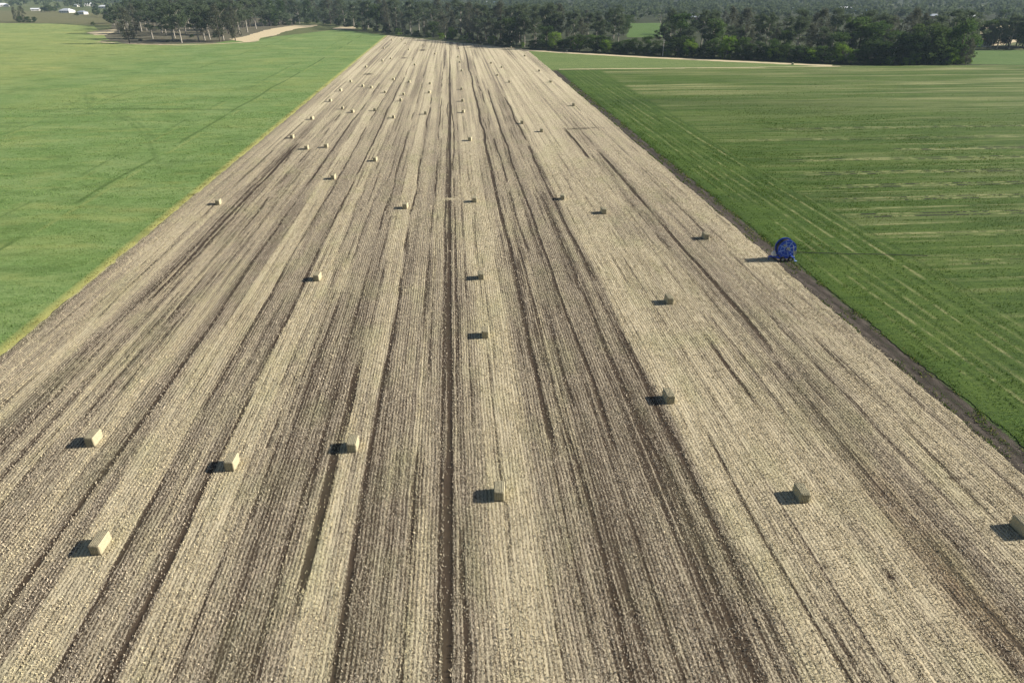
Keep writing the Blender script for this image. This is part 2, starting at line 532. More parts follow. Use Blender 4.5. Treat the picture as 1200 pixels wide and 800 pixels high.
def lcol(X, Y):
    dry = np.clip(1 - (XL - X) / 1.9, 0, 1) ** .7 * 1.0
    n1 = fbm(X / 40, Y / 22, 81, 4)
    dry = dry + np.clip((n1 - .52) * 3.2, 0, 1) * .22
    far = sstep(250, 420, Y) * sstep(120, 210, XL - X)
    dry = dry + far * .30 * (.4 + fbm(X / 30, Y / 6, 82, 4))
    dry = dry + np.clip(fbm(X / 12, Y / 3.0, 88, 3) - .56, 0, 1) * .8
    ang = (X + Y * .05)
    lush = np.zeros_like(X)
    seg = vnoise(Y / 26, X * 0, 83)
    for x0, w, s in ((-88, .8, .9), (-99.5, .7, .55), (-152, .9, .4), (-210, 1., .35)):
        g = sstep(.38, .6, vnoise(Y / 22., Y * 0 + x0, 84))
        m = (1 - sstep(w * .4, w * .9, np.abs(X - x0 - (vnoise(Y / 30, Y * 0 + x0, 85) - .5) * 1.2))) * g * s
        lush = np.maximum(lush, m)
        m2 = (1 - sstep(w * .4, w, np.abs(X - x0 - 1.9))) * sstep(.5, .7, vnoise(Y / 17., Y * 0 + x0, 86)) * .22
        dry = np.maximum(dry, m2)
    a, b = G(-120, 127), G(285, 128.5)
    yy = np.interp(X, [a[0], b[0]], [a[1], b[1]])
    m = (1 - sstep(.7, 2.2, np.abs(Y - yy - (vnoise(X / 14, X * 0, 87) - .5) * 1.6))) * (X < b[0]) * (.25 + .75 * vnoise(X / 12, X * 0, 89))
    lush = np.maximum(lush, m * .85)
    for pts in ([G(100, 107), G(101, 117), G(106, 127)], [G(108, 108), G(109, 120)],
                [G(130, 132), G(150, 142), G(165, 154), G(175, 166), G(180, 180), G(186, 196)],
                [G(135, 131), G(158, 141), G(174, 154), G(183, 166)], [G(60, 140), G(100, 129), G(170, 124), G(225, 118)]):
        lush = np.maximum(lush, line_mask(X, Y, pts, 1.3, 1) * .42 * (.4 + vnoise(X / 3, Y / 3, 90)))
    lush = lush + np.clip(fbm(X / 9, Y / 4, 91, 4) - .55, 0, 1) * 2.0
    milky = 0
    return np.clip(dry, 0, 1), np.clip(lush, 0, 1), np.zeros_like(X)


left = tag(link('left_crop_field', grid_mesh('left_crop_field', xl, yl, lpos, lcol), M_left), kind='structure')

# right field
TR = K2X(1.236)            # right edge of the dirt track
xr = [0.0]
while xr[-1] < 620: xr.append(xr[-1] + max(.3, xr[-1] * .0085))
xr = TR + np.array(xr)
yr = [25.0]
while yr[-1] < 470: yr.append(yr[-1] + max(.35, yr[-1] * .0024))
yr = np.array(yr)
RFAR = [G(655, 82), G(980, 78.2), G(1010, 77.5), G(1145, 76.5), G(1200, 77), G(1400, 78)]
RFX = np.array([p[0] for p in RFAR]); RFY = np.array([p[1] for p in RFAR])
_o = np.argsort(RFX); RFX = RFX[_o]; RFY = RFY[_o]


def rpos(A, B):
    v = (B - yr[0]) / (yr[-1] - yr[0])
    ye = np.interp(A, RFX, RFY)
    Y = yr[0] + (ye - yr[0]) * v
    near = np.clip(1 - (A - TR) / 2.0, 0, 1)
    X = A + near * ((fbm(Y / 7., A * 0, 102, 3) - .5) * 1.0 + (fbm(Y / .9, A * 0, 104, 2) - .5) * .7)
    return X, Y, 0.03 + (fbm(X / 30, Y / 30, 103, 3) - .5) * .25 * np.clip((X - TR) / 20, 0, 1)


CROSS = [G(1050, y)[1] for y in (149, 156, 162, 169, 175.5, 181, 186, 194, 202, 209, 217, 225, 233, 243, 252, 263, 276, 292, 309, 330)]
BARE = [1, .3, .8, .2, 1, .3, .9, .3, 1, .25, 1, .2, .9, .2, .9, .2, .6, .25, .6, .2]


def rcol(X, Y):
    hl = 82 + (Y - 150) * .012
    dry = np.zeros_like(X); soil = np.zeros_like(X); lush = np.zeros_like(X)
    for i, (x0, s) in enumerate(((64.6, .4), (67.2, .9), (69.3, .35), (71.5, .6), (74.2, .95), (77, .4), (79.6, 1.0), (82.5, .4))):
        g = sstep(.3, .62, vnoise(Y / 16., Y * 0 + i * 3.1, 111) + .1)
        w = .25 + .3 * vnoise(Y / 8., Y * 0 + i, 112)
        m = (1 - sstep(w * .5, w, np.abs(X - x0 - (vnoise(Y / 25., Y * 0 + i, 113) - .5) * .8))) * g * s
        dry = np.maximum(dry, m * (1 - sstep(160, 420, Y) * .4) * sstep(.15, .8, .5 * vnoise(Y / 1.8, Y * 0 + i, 141) + .5 * vnoise(Y / .7, X / .5, 145)) * .62)
        m = (1 - sstep(.2, .55, np.abs(X - x0 - 1.2))) * .5 * vnoise(Y / 20., Y * 0 + i, 114)
        lush = np.maximum(lush, m)
    inner = sstep(-1, 3, X - hl)
    for i, (y0, s) in enumerate(zip(CROSS, BARE)):
        yy = y0 + (vnoise(X / 60., X * 0 + i, 115) - .5) * .7
        spk = .5 * vnoise(X / .9, Y / .5 + i, 142) + .5 * vnoise(X / 2.4, Y * 0 + i, 143)
        if s < .45:
            line = (1 - sstep(.12, .42, np.abs(Y - yy))) * inner * sstep(.3, .65, fbm(X / 30., X * 0 + i * 2.7, 117, 3))
            dry = np.maximum(dry, line * .55 * sstep(.2, .7, spk))
            continue
        k = sstep(.22, .46, fbm(X / 40., X * 0 + i * 2.7, 117, 3) + .0016 * (X - 95)) * sstep(hl + 2, hl + 22, X + 14 * vnoise(X * 0 + i, X * 0, 118)) * s
        for off in (-.95, .95):
            wv = .22 + .15 * vnoise(X / 3., X * 0 + i + off, 116)
            line = (1 - sstep(wv, wv + .4, np.abs(Y - yy - off))) * inner * k
            dry = np.maximum(dry, line * sstep(.46, .66, spk) * .62)
            soil = np.maximum(soil, line * sstep(.60, .46, spk) * 1.0)
        dry = np.maximum(dry, (1 - sstep(.2, 1.6, np.abs(Y - yy))) * inner * .12 * k)
    far = sstep(230, 330, Y)
    dry = dry + far * np.clip(fbm(X / 60., Y / 4., 120, 4) - .45, 0, 1) * 1.5 * inner
    dry = dry + np.clip(fbm(X / 30., Y / 1.6, 122, 3) - .55, 0, 1) * 1.2 * inner
    band = np.exp(-((Y - 300 + (X - 100) * .15) / 14.) ** 2) * (1 - sstep(90, 190, X - 20))
    lush = lush + band * .45 + np.clip(fbm(X / 30, Y / 6, 121, 4) - .56, 0, 1) * 1.6
    edge = np.clip(1 - (X - TR) / 2.5, 0, 1)
    soil = np.maximum(soil, edge ** 2 * .5 * fbm(X / 2, Y / 4, 123, 3))
    lush = lush + edge * .5
    return np.clip(dry, 0, 1), np.clip(lush, 0, 1), np.clip(soil, 0, 1)


right = tag(link('right_crop_field', grid_mesh('right_crop_field', xr, yr, rpos, rcol), M_right), kind='structure')

# dirt track between them
xt = np.linspace(XR - .5, TR + 1.2, 16)
yt = np.array([8 + i * 1.2 for i in range(330)])
ty_end = G(642, 83)[1]


def tpos(A, B):
    v = (B - yt[0]) / (yt[-1] - yt[0])
    Y = yt[0] + (ty_end - yt[0]) * v
    X = A + (vnoise(Y / 30., A * 0, 131) - .5) * .5
    rut = np.exp(-((A - XR - 1.1) / .35) ** 2) + np.exp(-((A - XR - 2.9) / .35) ** 2)
    return X, Y, -.02 - rut * .02 + .02 * fbm(X / .8, Y / 1.5, 132, 3) - .02


def tcol(X, Y):
    rut = np.exp(-((X - XR - 1.1) / .5) ** 2) + np.exp(-((X - XR - 2.9) / .5) ** 2)
    gr = np.clip((X - TR + .9) / 1.5, 0, 1) * .9 * fbm(X, Y / 6, 133, 3) * 1.6 + np.exp(-((X - XR - 2.0) / .4) ** 2) * .45 * fbm(X, Y / 9, 134, 3) * (1 - sstep(60, 100, Y) * .4)
    worn = rut * (.3 + .9 * vnoise(Y / 9., X * 0, 135)) + np.exp(-((Y - G(880, 280)[1]) / 30.) ** 2) * .5
    return np.clip(worn, 0, 1), np.clip(gr, 0, 1), np.zeros_like(X)


tag(link('dirt_track', grid_mesh('dirt_track', xt, yt, tpos, tcol), M_soil), kind='structure')

# further fields, mounds, tracks (each sheet a little above the one under it)
sheet('far_wedge_field', [G(618, 59.5), G(760, 67), G(980, 78), G(655, 81.8), G(641, 82)], -.045, M_wedge, 4, .8, 3)
ribbon('field_edge_path', [G(655, 81.5), G(760, 80.6), G(880, 79.3), G(985, 78)], 2.6, .06, M_sand, 4, .4)
ribbon('headland_road', [G(440, 41.5), G(520, 49), G(617, 59), G(665, 62), G(760, 67.5), G(860, 72), G(975, 77.2)], 8.5, -.03, M_sand, 5, .8)
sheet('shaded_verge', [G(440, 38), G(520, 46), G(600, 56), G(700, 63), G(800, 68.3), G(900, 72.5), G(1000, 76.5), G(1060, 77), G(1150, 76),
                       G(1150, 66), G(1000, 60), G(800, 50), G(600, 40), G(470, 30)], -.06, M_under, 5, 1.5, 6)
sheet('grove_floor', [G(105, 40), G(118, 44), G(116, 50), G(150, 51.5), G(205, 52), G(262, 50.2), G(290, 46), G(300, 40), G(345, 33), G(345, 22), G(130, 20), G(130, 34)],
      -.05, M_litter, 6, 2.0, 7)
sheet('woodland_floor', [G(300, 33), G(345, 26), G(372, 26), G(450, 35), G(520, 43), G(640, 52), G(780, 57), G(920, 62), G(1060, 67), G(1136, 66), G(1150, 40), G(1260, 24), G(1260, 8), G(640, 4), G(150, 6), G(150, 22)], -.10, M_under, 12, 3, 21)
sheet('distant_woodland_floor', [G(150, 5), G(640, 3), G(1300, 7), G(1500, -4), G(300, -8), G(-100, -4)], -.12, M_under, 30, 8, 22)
sheet('sand_mound', [G(101, 39), G(112, 36.5), G(134, 34.6), G(141, 35.4), G(133, 38.5), G(124, 41.2), G(112, 41.6)], .10, M_sand, 5, 1.5, 8)
ribbon('sandy_path', [G(114, 49.5), G(160, 52), G(212, 53.2), G(268, 51.2), G(300, 49)], 5, .16, M_sand, 9, 1.0)
sheet('sandy_bend', [G(268, 46), G(285, 43.5), G(300, 39), G(318, 34), G(345, 30), G(372, 29.5), G(372, 31), G(348, 34), G(334, 37.5), G(322, 42), G(305, 45), G(303, 48.2), G(285, 50)], .12, M_sand, 5, 1.5, 10)
sheet('gravel_pad', [G(389, 34), G(400, 31), G(414, 31.5), G(418, 34.5), G(396, 35)], .14, M_sand, 5, 1.0, 11)
sheet('far_right_paddock', [G(1138, 75.5), G(1260, 77), G(1290, 62), G(1200, 59), G(1140, 59.5)], -.03, M_lush, 6, 1.5, 12)
sheet('middle_paddock', [G(735, 44), G(772, 44), G(800, 30), G(772, 27), G(738, 27.5)], -.03, M_lush, 6, 1.5, 13)
sheet('brown_paddock', [G(1150, 56), G(1180, 52), G(1230, 40), G(1230, 30), G(1150, 30)], -.04, M_sand, 8, 3, 14)
sheet('house_paddock', [G(-60, 27), G(60, 27), G(130, 30), G(132, 16), G(60, 13), G(-60, 12)], -.05, M_dry, 8, 3, 15)

# ================================================================== STUBBLE TUFTS AND LOOSE STRAW
def quads_object(name, P, dirs, ups, w, h, mat, taper=.6):
    """one quad per row: base centre P, half-width direction dirs*w, up vector ups*h"""
    n = len(P)
    a = P - dirs * w[:, None]; b = P + dirs * w[:, None]
    tip = P + ups * h[:, None]
    c = tip + dirs * (w * taper)[:, None]; d = tip - dirs * (w * taper)[:, None]
    V = np.stack([a, b, c, d], 1).reshape(-1, 3)
    Fc = np.arange(4 * n).reshape(n, 4)
    me = mesh_np(name, V, Fc)
    return link(name, me, mat)


def straw_material():
    m, nt, out = new_mat('straw_stalks'); n = N(nt)
    r, g, b = n.attr('straw_tone')       # R pale windrow straw, G greenish, B random
    c = n.mix(r, (.55, .475, .36), (.61, .53, .35))
    c = n.mix(n.math('MULTIPLY', g, .6), c, (.42, .43, .20))
    c = n.mix(n.ramp(b, .55, 1.0), c, (.27, .22, .15))
    n.bsdf(out, c, .85, .12)
    return m


def put_tone(me, a, b, c, per=4):
    at = me.attributes.new('straw_tone', 'FLOAT_COLOR', 'POINT')
    q = np.stack([a, b, c, np.ones_like(a)], 1)
    at.data.foreach_set('color', np.repeat(q, per, axis=0).astype(np.float32).ravel())


M_straw = straw_material()
rng = np.random.default_rng(5)


def in_view(X, Y, m=8):
    l = X * math.cos(YAW) - Y * math.sin(YAW); d = X * math.sin(YAW) + Y * math.cos(YAW)
    zc = d * math.cos(PITCH) + H * math.sin(PITCH)
    return np.abs(l) < zc * .75 + m


def scatter_stubble():
    Ps = []
    nrow = int((XR - XL) / .36)
    for y0, y1, dy in ((22, 70, .15), (70, 120, .22), (120, 240, .42)):
        ny = int((y1 - y0) / dy)
        I, J = np.meshgrid(np.arange(0, nrow), np.arange(ny), indexing='ij')
        X = XL + .3 + I * .36 + rng.normal(0, .03, I.shape)
        Y = y0 + (J + rng.random(I.shape)) * dy
        X = X - .25 * (vnoise(X * .4, Y * .12, 201)) + .1
        X = X.ravel(); Y = Y.ravel()
        D, fur, gr, orr = stubble_fields(X, Y)
        pr = (1.0 - .35 * D) * (1 - fur) * sstep(.12, .55, vnoise(X / .36, Y / 2.6, 202)) * (1 - sstep(150, 240, Y))
        k = (rng.random(X.shape) < pr) & in_view(X, Y)
        Ps.append(np.stack([X[k], Y[k], np.full(k.sum(), dy), sstep(.62, .22, D[k]) if False else 1 - sstep(.28, .58, D[k]), gr[k]], 1))
    return np.concatenate(Ps)


T = scatter_stubble()
blades = 3
Q = np.repeat(T, blades, axis=0); sz = np.clip(Q[:, 2] / .15, 1, 2.4) ** .6
P = Q[:, :3].copy(); P[:, 2] = -.03
P[:, 0] += rng.normal(0, .04, len(P)); P[:, 1] += rng.normal(0, .06, len(P))
an = rng.random(len(P)) * 2 * PI
dirs = np.stack([np.cos(an), np.sin(an), np.zeros(len(P))], 1)
ups = np.stack([rng.normal(0, .35, len(P)), rng.normal(0, .35, len(P)), np.ones(len(P))], 1)
stubo = quads_object('cut_stubble', P, dirs, ups, rng.uniform(.012, .035, len(P)) * sz, rng.uniform(.06, .19, len(P)), M_straw, .8)
put_tone(stubo.data, Q[:, 3], Q[:, 4], rng.random(len(P)))
tag(stubo, 'short cut cereal stubble standing in rows across the pale field', 'stubble', kind='stuff')

# bale positions: the near bottom edge of each bale in the photograph
BALES = [(586, 587), (413, 530), (107, 523), (270, 552), (114, 649), (943, 589), (1206, 630), (785.5, 473), (785.5, 357), (569, 396.5),
         (564, 328), (371.5, 329.5), (708, 251), (828, 281), (255, 240.5), (475, 245), (556.5, 237.5), (660, 234.5),
         (390.5, 210.5), (439.5, 189.5), (551, 165.5), (382, 173.5), (359, 175.5), (342, 162.5), (365.5, 140.5), (461, 139), (498.5, 134.5),
         (439, 130.5), (413, 132.5), (401, 128.5), (543, 132.5), (612, 145.5), (635, 155), (672.5, 124.5), (387, 119.5), (469.5, 119),
         (542, 119.3), (425, 102), (435, 103.8), (451, 109.3), (473, 112), (503, 109.5), (541, 105.5), (399, 107.3), (411, 96.8), (461, 94.3),
         (479.5, 97.2), (504, 99.2), (583, 89.2), (597, 97.2), (645.5, 97), (632, 84), (588, 80), (575.5, 75), (541, 84), (539, 74), (537, 67.7),
         (537.5, 57.7), (510, 64), (486, 77), (429, 79.5), (458, 69.6), (448, 72.2), (449.5, 57.4), (475, 51.7), (459.5, 47.7), (471, 47),
         (479, 59), (496, 53.8), (565, 53.2), (599, 56.8), (615, 66.4), (554, 50.2), (664.5, 61), (929.5, 76)]

# loose straw lying on the ground, more of it in the pale windrows
n0 = 760000
X = rng.uniform(XL + .2, XR + .9, n0); Y = 22 + (rng.random(n0) ** 1.6) * 210
D, fur, gr, orr = stubble_fields(X, Y)
k = in_view(X, Y) & (rng.random(n0) < (.95 - 1.15 * D) * (1 - .97 * fur) * (.25 + 1.5 * sstep(.35, .7, fbm(X / 1.3, Y / 2.2, 210, 3))) * (1 - sstep(140, 225, Y)) * (1 - sstep(XR - .3, XR + .9, X)))
X, Y, D, gr = X[k], Y[k], D[k], gr[k]
bx_ = []
for ppx, ppy in BALES:
    gx, gy = G(ppx, ppy)
    if gy < 230:
        q = rng.normal(0, 1, (70, 2)); bx_.append(np.stack([gx + q[:, 0] * 1.0, gy + .9 + q[:, 1] * 1.5], 1))
bx_ = np.concatenate(bx_); X = np.concatenate([X, bx_[:, 0]]); Y = np.concatenate([Y, bx_[:, 1]])
D = np.concatenate([D, np.full(len(bx_), .2)]); gr = np.concatenate([gr, np.zeros(len(bx_))]); n1 = len(X)
P = np.stack([X, Y, rng.uniform(.0, .05, n1)], 1)
an = rng.normal(PI / 2, .55, n1)
dirs = np.stack([-np.sin(an), np.cos(an), np.zeros(n1)], 1)
ups = np.stack([np.cos(an), np.sin(an), rng.normal(.05, .25, n1)], 1)
big = 1 + (Y / 110)
lit = quads_object('loose_straw', P, dirs, ups, rng.uniform(.007, .018, n1) * big, rng.uniform(.05, .2, n1), M_straw, .9)
put_tone(lit.data, 1 - sstep(.28, .58, D), gr, rng.random(n1))
tag(lit, 'loose pale straw lying over the stubble rows', 'straw', kind='stuff')


# short crop leaves on the two green fields, where the camera is near enough to see them
def crop_leaf_material():
    m, nt, out = new_mat('crop_leaves'); n = N(nt)
    r, g, b = n.attr('straw_tone')       # R left field, G dry, B random
    c = n.mix(r, n.mix(b, (.047, .097, .013), (.100, .158, .027)), n.mix(b, (.108, .19, .046), (.212, .305, .104)))
    c = n.mix(g, c, (.30, .28, .10))
    d = n.new('ShaderNodeBsdfDiffuse'); nt.links.new(c, d.inputs[0])
    tr = n.new('ShaderNodeBsdfTranslucent'); nt.links.new(c, tr.inputs[0])
    mx = n.new('ShaderNodeMixShader'); mx.inputs[0].default_value = .25
    nt.links.new(d.outputs[0], mx.inputs[1]); nt.links.new(tr.outputs[0], mx.inputs[2]); nt.links.new(mx.outputs[0], out.inputs[0])
    return m


M_leafc = crop_leaf_material()


def crop(name, xa, xb, ya, yb, num, isleft, label):
    X = xa + (xb - xa) * rng.random(num) ** 1.25; Y = ya + (yb - ya) * rng.random(num) ** 1.2
    clump = fbm(X / 2.2, Y / 1.2, 301, 3) if isleft else np.where(X < 83, fbm(X / .8, Y / 7., 303, 3), fbm(X / 7., Y / .8, 304, 3)); big_ = fbm(X / 14, Y / 9, 302, 3)
    dry, lush, soil = (lcol if isleft else rcol)(X, Y)
    k = in_view(X, Y, 4) & (rng.random(num) < np.clip((clump - .3) * 2.6, .05, 1) * (.5 + .9 * big_) * (1 - soil) * (1 - np.clip(dry * 1.1, 0, .9) * (0 if isleft else 1)) * (1 - sstep(yb * .35, yb, Y)) * (1 - sstep(abs(xa) + (abs(xb) - abs(xa)) * .3, abs(xb), np.abs(X))))
    X, Y, dry = X[k], Y[k], dry[k]; n1 = len(X)
    P = np.stack([X, Y, np.full(n1, -.02)], 1)
    an = rng.random(n1) * 2 * PI
    dirs = np.stack([np.cos(an), np.sin(an), np.zeros(n1)], 1)
    ups = np.stack([rng.normal(0, .5, n1), rng.normal(0, .5, n1), np.ones(n1)], 1)
    big = 1 + Y / 130
    o = quads_object(name, P, dirs, ups, rng.uniform(.022, .05, n1) * big, rng.uniform(.08, .22, n1) * (.6 + .8 * clump[k]), M_leafc, .35)
    put_tone(o.data, np.full(n1, 1.0 if isleft else 0.0), np.clip(dry * 1.1, 0, 1), np.clip(rng.random(n1) * .6 + (big_[k] - .3), 0, 1))
    tag(o, label, 'crop', kind='stuff')


crop('left_crop_leaves', XL - .1, XL - 230, 70, 420, 560000, True, 'short light green crop leaves covering the left field')
crop('right_crop_leaves', TR + .2, TR + 220, 45, 400, 640000, False, 'short dark green crop leaves covering the right field')

n1 = 22000
Y = 40 + 330 * rng.random(n1) ** 1.3
sd = rng.random(n1)
X = np.where(sd < .62, TR + .3 - np.abs(rng.normal(0, .8, n1)), np.where(sd < .85, XR + .1 + np.abs(rng.normal(0, .45, n1)), (XR + TR) / 2 + rng.normal(0, .35, n1)))
k = (fbm(X / .9, Y / 2.5, 320, 3) > .54) & in_view(X, Y, 3)
X, Y = X[k], Y[k]; n1 = len(X)
an = rng.random(n1) * 2 * PI
wd_ = quads_object('track_weeds', np.stack([X, Y, np.full(n1, -.06)], 1), np.stack([np.cos(an), np.sin(an), np.zeros(n1)], 1),
                   np.stack([rng.normal(0, .5, n1), rng.normal(0, .5, n1), np.ones(n1)], 1), rng.uniform(.025, .06, n1) * (1 + Y / 150), rng.uniform(.08, .26, n1), M_leafc, .4)
put_tone(wd_.data, np.zeros(n1), (rng.random(n1) < .25) * .8, rng.random(n1))
tag(wd_, 'weeds and grass tufts along the edges of the dirt track', 'weeds', kind='stuff')

# ================================================================== BALES
def bale_material():
    m, nt, out = new_mat('baled_straw'); n = N(nt)
    lay = n.noise(n.pos((2.5, 9, 2.5)), 2.0, 4, .7); f = n.noise(n.pos((6, 3, 6)), 5, 4, .7)
    c = n.mix(n.ramp(lay, .35, .65), (.43, .395, .27), (.29, .27, .175))
    c = n.mix(n.ramp(f, .5, .7), c, (.56, .50, .31))
    oi = n.new('ShaderNodeObjectInfo')
    c = n.mix(n.math('MULTIPLY', oi.outputs['Random'], .35), c, (.50, .43, .28))
    n.bsdf(out, c, .9, .1, n.math('ADD', lay, f), .9, .06)
    return m


M_bale = bale_material()
M_twine = simple_mat('twine', (.16, .13, .09), None, 8, .8)


def bale_body(seed):
    rr = random.Random(seed)
    bm = bmesh.new()
    W, L, Hh = 1.02, 1.95, 1.12
    add_box(bm, (0, 0, Hh / 2), (W, L, Hh))
    bmesh.ops.subdivide_edges(bm, edges=bm.edges[:], cuts=9, use_grid_fill=True)
    for v in bm.verts:
        # soft corners and bulging flakes
        x, y, z = v.co.x / (W / 2), v.co.y / (L / 2), (v.co.z - Hh / 2) / (Hh / 2)
        e = sum(abs(q) > .97 for q in (x, y, z))
        s = 1 - (.035 if e == 2 else .075 if e == 3 else 0)
        bulge = 1 + .03 * math.cos(x * 1.4) * math.cos(z * 1.4)
        v.co.x *= s + rr.uniform(-.05, .04)
        v.co.y *= (s + rr.uniform(-.025, .022)) * bulge
        v.co.z = Hh / 2 + (v.co.z - Hh / 2) * (s + rr.uniform(-.04, .035))
        if v.co.z < .04: v.co.z = -.03
    return bm_mesh('bale_body', bm, True)


def bale_twine():
    bm = bmesh.new()
    W, L, Hh = 1.04, 1.985, 1.14
    for i in range(6):
        x = -W / 2 + W * (i + .5) / 6
        t = .018
        add_box(bm, (x, 0, Hh + .008), (t, L, .02)); add_box(bm, (x, -L / 2 - .022, Hh / 2), (t, .03, Hh)); add_box(bm, (x, L / 2 + .022, Hh / 2), (t, .03, Hh))
    return bm_mesh('twine', bm)


body_meshes = [bale_body(i) for i in range(4)]
for b in body_meshes: b.materials.append(M_bale)
twine_mesh = bale_twine(); twine_mesh.materials.append(M_twine)
ORD = ['first', 'second', 'third', 'fourth', 'fifth', 'sixth', 'seventh', 'eighth', 'ninth', 'tenth', 'eleventh', 'twelfth', 'thirteenth',
       'fourteenth', 'fifteenth', 'sixteenth', 'seventeenth', 'eighteenth', 'nineteenth', 'twentieth', 'twenty-first', 'twenty-second',
       'twenty-third', 'twenty-fourth', 'twenty-fifth', 'twenty-sixth', 'twenty-seventh', 'twenty-eighth', 'twenty-ninth', 'thirtieth',
       'thirty-first', 'thirty-second', 'thirty-third', 'thirty-fourth', 'thirty-fifth', 'thirty-sixth', 'thirty-seventh', 'thirty-eighth', 'thirty-ninth', 'fortieth']
LANES = [(-70, -46, 'the leftmost strip beside the green crop'), (-46, -33, 'the second pale strip from left'),
         (-33, -23, 'the third pale strip from left'), (-23, -9, 'the strip left of the middle furrow'),
         (-9, -1.9, 'the lane touching the middle furrow'), (-1.9, 10, 'the lane right of the middle furrow'), (10, 27, 'the broad dark right band'),
         (27, 45, 'the wide pale right strip'), (45, 60, 'the strip beside the dirt track')]
lane = {}
for i, (px, py) in enumerate(BALES):
    x, y = G(px, py)
    # the listed pixel is the near bottom edge of the bale
    y += .9
    far_extra = i >= len(BALES) - 2
    if i == len(BALES) - 3: far_extra = False
    key = 'extra' if far_extra else next((t for a, b, t in LANES if a <= x < b), 'edge')
    lane.setdefault(key, []).append((y, x, i))
for key, items in lane.items():
    items.sort()
    for r_, (y, x, i) in enumerate(items):
        o = link('straw_bale', body_meshes[i % 4])
        o.location = (x, y, -.02); o.rotation_euler = (0, 0, {0: -.08, 1: -.04, 2: -.05, 3: -.05, 4: -.045, 5: -.03, 6: .0, 7: .02}.get(i, R.gauss(-.06, .07)))
        s = R.uniform(.94, 1.06); o.scale = (s, R.uniform(.92, 1.05), R.uniform(.95, 1.05))
        if key == 'extra':
            lab = ['pale straw bale on the sandy headland road below the dark shrubs', 'brown straw bale at the far right end of the headland road'][r_ if x > 0 and False else (0 if i == len(BALES) - 2 else 1)]
        else:
            if i == 4: lab = 'nearest bale of all on the left, lit cream on its right side'
            elif i == 6: lab = 'straw bale cut off by the right edge of the photo'
            elif i == 5: lab = 'large looking bale with shaded left side on the pale stubble at lower right'
            else: lab = 'straw bale, %s nearest in %s' % (ORD[r_], key)
        tag(o, lab, 'straw bale', 'straw bales scattered over the stubble field')
        if y < 330:
            t = link('twine', twine_mesh, None, o)

# ================================================================== IRRIGATION REEL
M_blue = simple_mat('blue_paint', (.022, .085, .56), (.016, .06, .42), 2.5, .42, .5)
M_blue2 = simple_mat('pale_blue_glint_paint', (.28, .40, .78), (.18, .28, .62), 2.5, .4, .5)  # paler blue puts lit glints into the rib colour; stabiliser legs share it
M_rub = simple_mat('tyre_rubber', (.025, .025, .025), None, 6, .85, .2)
M_pipe = simple_mat('black_hose', (.03, .03, .032), None, 6, .6, .3)
M_steel = simple_mat('galvanised_steel', (.5, .5, .5), (.36, .36, .37), 4, .4, .5, .7)
M_white = simple_mat('white_paint', (.72, .72, .70), (.55, .55, .53), 3, .5, .3)
rx_, ry_ = G(918, 303.5)
reel = empty('hose_reel', (rx_, ry_, 0), math.radians(-3))
tag(reel, 'big blue irrigation hose reel on wheels parked on the dirt track', 'hose reel')
cz, rad, wid = 2.2, 1.68, 1.55
for s in (-1, 1):
    bm = bmesh.new()
    add_ring(bm, (0, s * wid / 2, cz), rad, .12, .10, 48)
    add_disc(bm, (0, s * wid / 2, cz), rad - .11, .05, 48)
    fl = link('flange', bm_mesh('flange', bm), M_blue, reel)
    bm = bmesh.new()
    for k in range(8):
        a = k * PI / 4 + .3
        add_box(bm, (math.cos(a) * rad * .6, s * (wid / 2 + .055), cz + math.sin(a) * rad * .6), (rad * .66, .07, .15), Matrix.Rotation(-a, 4, 'Y'))
    for rr_ in (.62, 1.25):
        add_ring(bm, (0, s * (wid / 2 + .06), cz), rr_, .07, .08, 36)
    link('rib', bm_mesh('rib', bm), M_blue2, fl)
bm = bmesh.new(); add_disc(bm, (0, 0, cz), .95, wid - .1, 36); link('drum', bm_mesh('drum', bm), M_blue, reel)
bm = bmesh.new()
for i in range(13):
    add_ring(bm, (0, -wid / 2 + .12 + i * (wid - .24) / 12, cz), 1.42, .108, .4, 40)
link('hose_coil', bm_mesh('hose_coil', bm), M_pipe, reel)
bm = bmesh.new(); add_disc(bm, (0, 0, cz), .22, wid + .5, 18); add_box(bm, (.1, -wid / 2 - .2, cz + .05), (.55, .22, .6)); add_box(bm, (-.6, -wid / 2 - .16, cz + .75), (.5, .05, .35)); link('axle_hub_glint_plates', bm_mesh('axle_hub_glint_plates', bm), M_steel, reel)  # hub axle, plus pale steel plates added to stand in for glints
bm = bmesh.new()
for s in (-1, 1):
    y = s * (wid / 2 + .26)
    add_box(bm, (0, y, .62), (3.1, .14, .2))
    add_bar(bm, (-1.1, y, .66), (0, y, cz), .075); add_bar(bm, (1.1, y, .66), (0, y, cz), .075)
    add_bar(bm, (-1.5, y, .6), (-1.6, y, 1.3), .05)
for x in (-1.45, 1.45):
    add_box(bm, (x, 0, .6), (.16, wid + .5, .18))
link('chassis', bm_mesh('chassis', bm), M_blue, reel)
bm = bmesh.new(); add_bar(bm, (-1.5, 0, .6), (-3.0, 0, .55), .08); add_bar(bm, (-1.5, .8, .6), (-2.9, .02, .55), .06); add_bar(bm, (-1.5, -.8, .6), (-2.9, -.02, .55), .06)
add_bar(bm, (-2.75, 0, .55), (-2.75, 0, 0), .05); add_box(bm, (-2.75, 0, .02), (.3, .3, .04))
link('drawbar', bm_mesh('drawbar', bm), M_blue, reel)
bm = bmesh.new(); add_box(bm, (-1.95, .1, 1.0), (.62, .7, .62)); add_box(bm, (-1.95, .1, 1.37), (.4, .5, .14)); add_bar(bm, (-1.95, -.3, 1.0), (-1.75, -.95, 1.2), .06)
bmesh.ops.bevel(bm, geom=[e for e in bm.edges], offset=.025, segments=1, affect='EDGES')
link('pump_engine', bm_mesh('pump_engine', bm), M_white, reel)
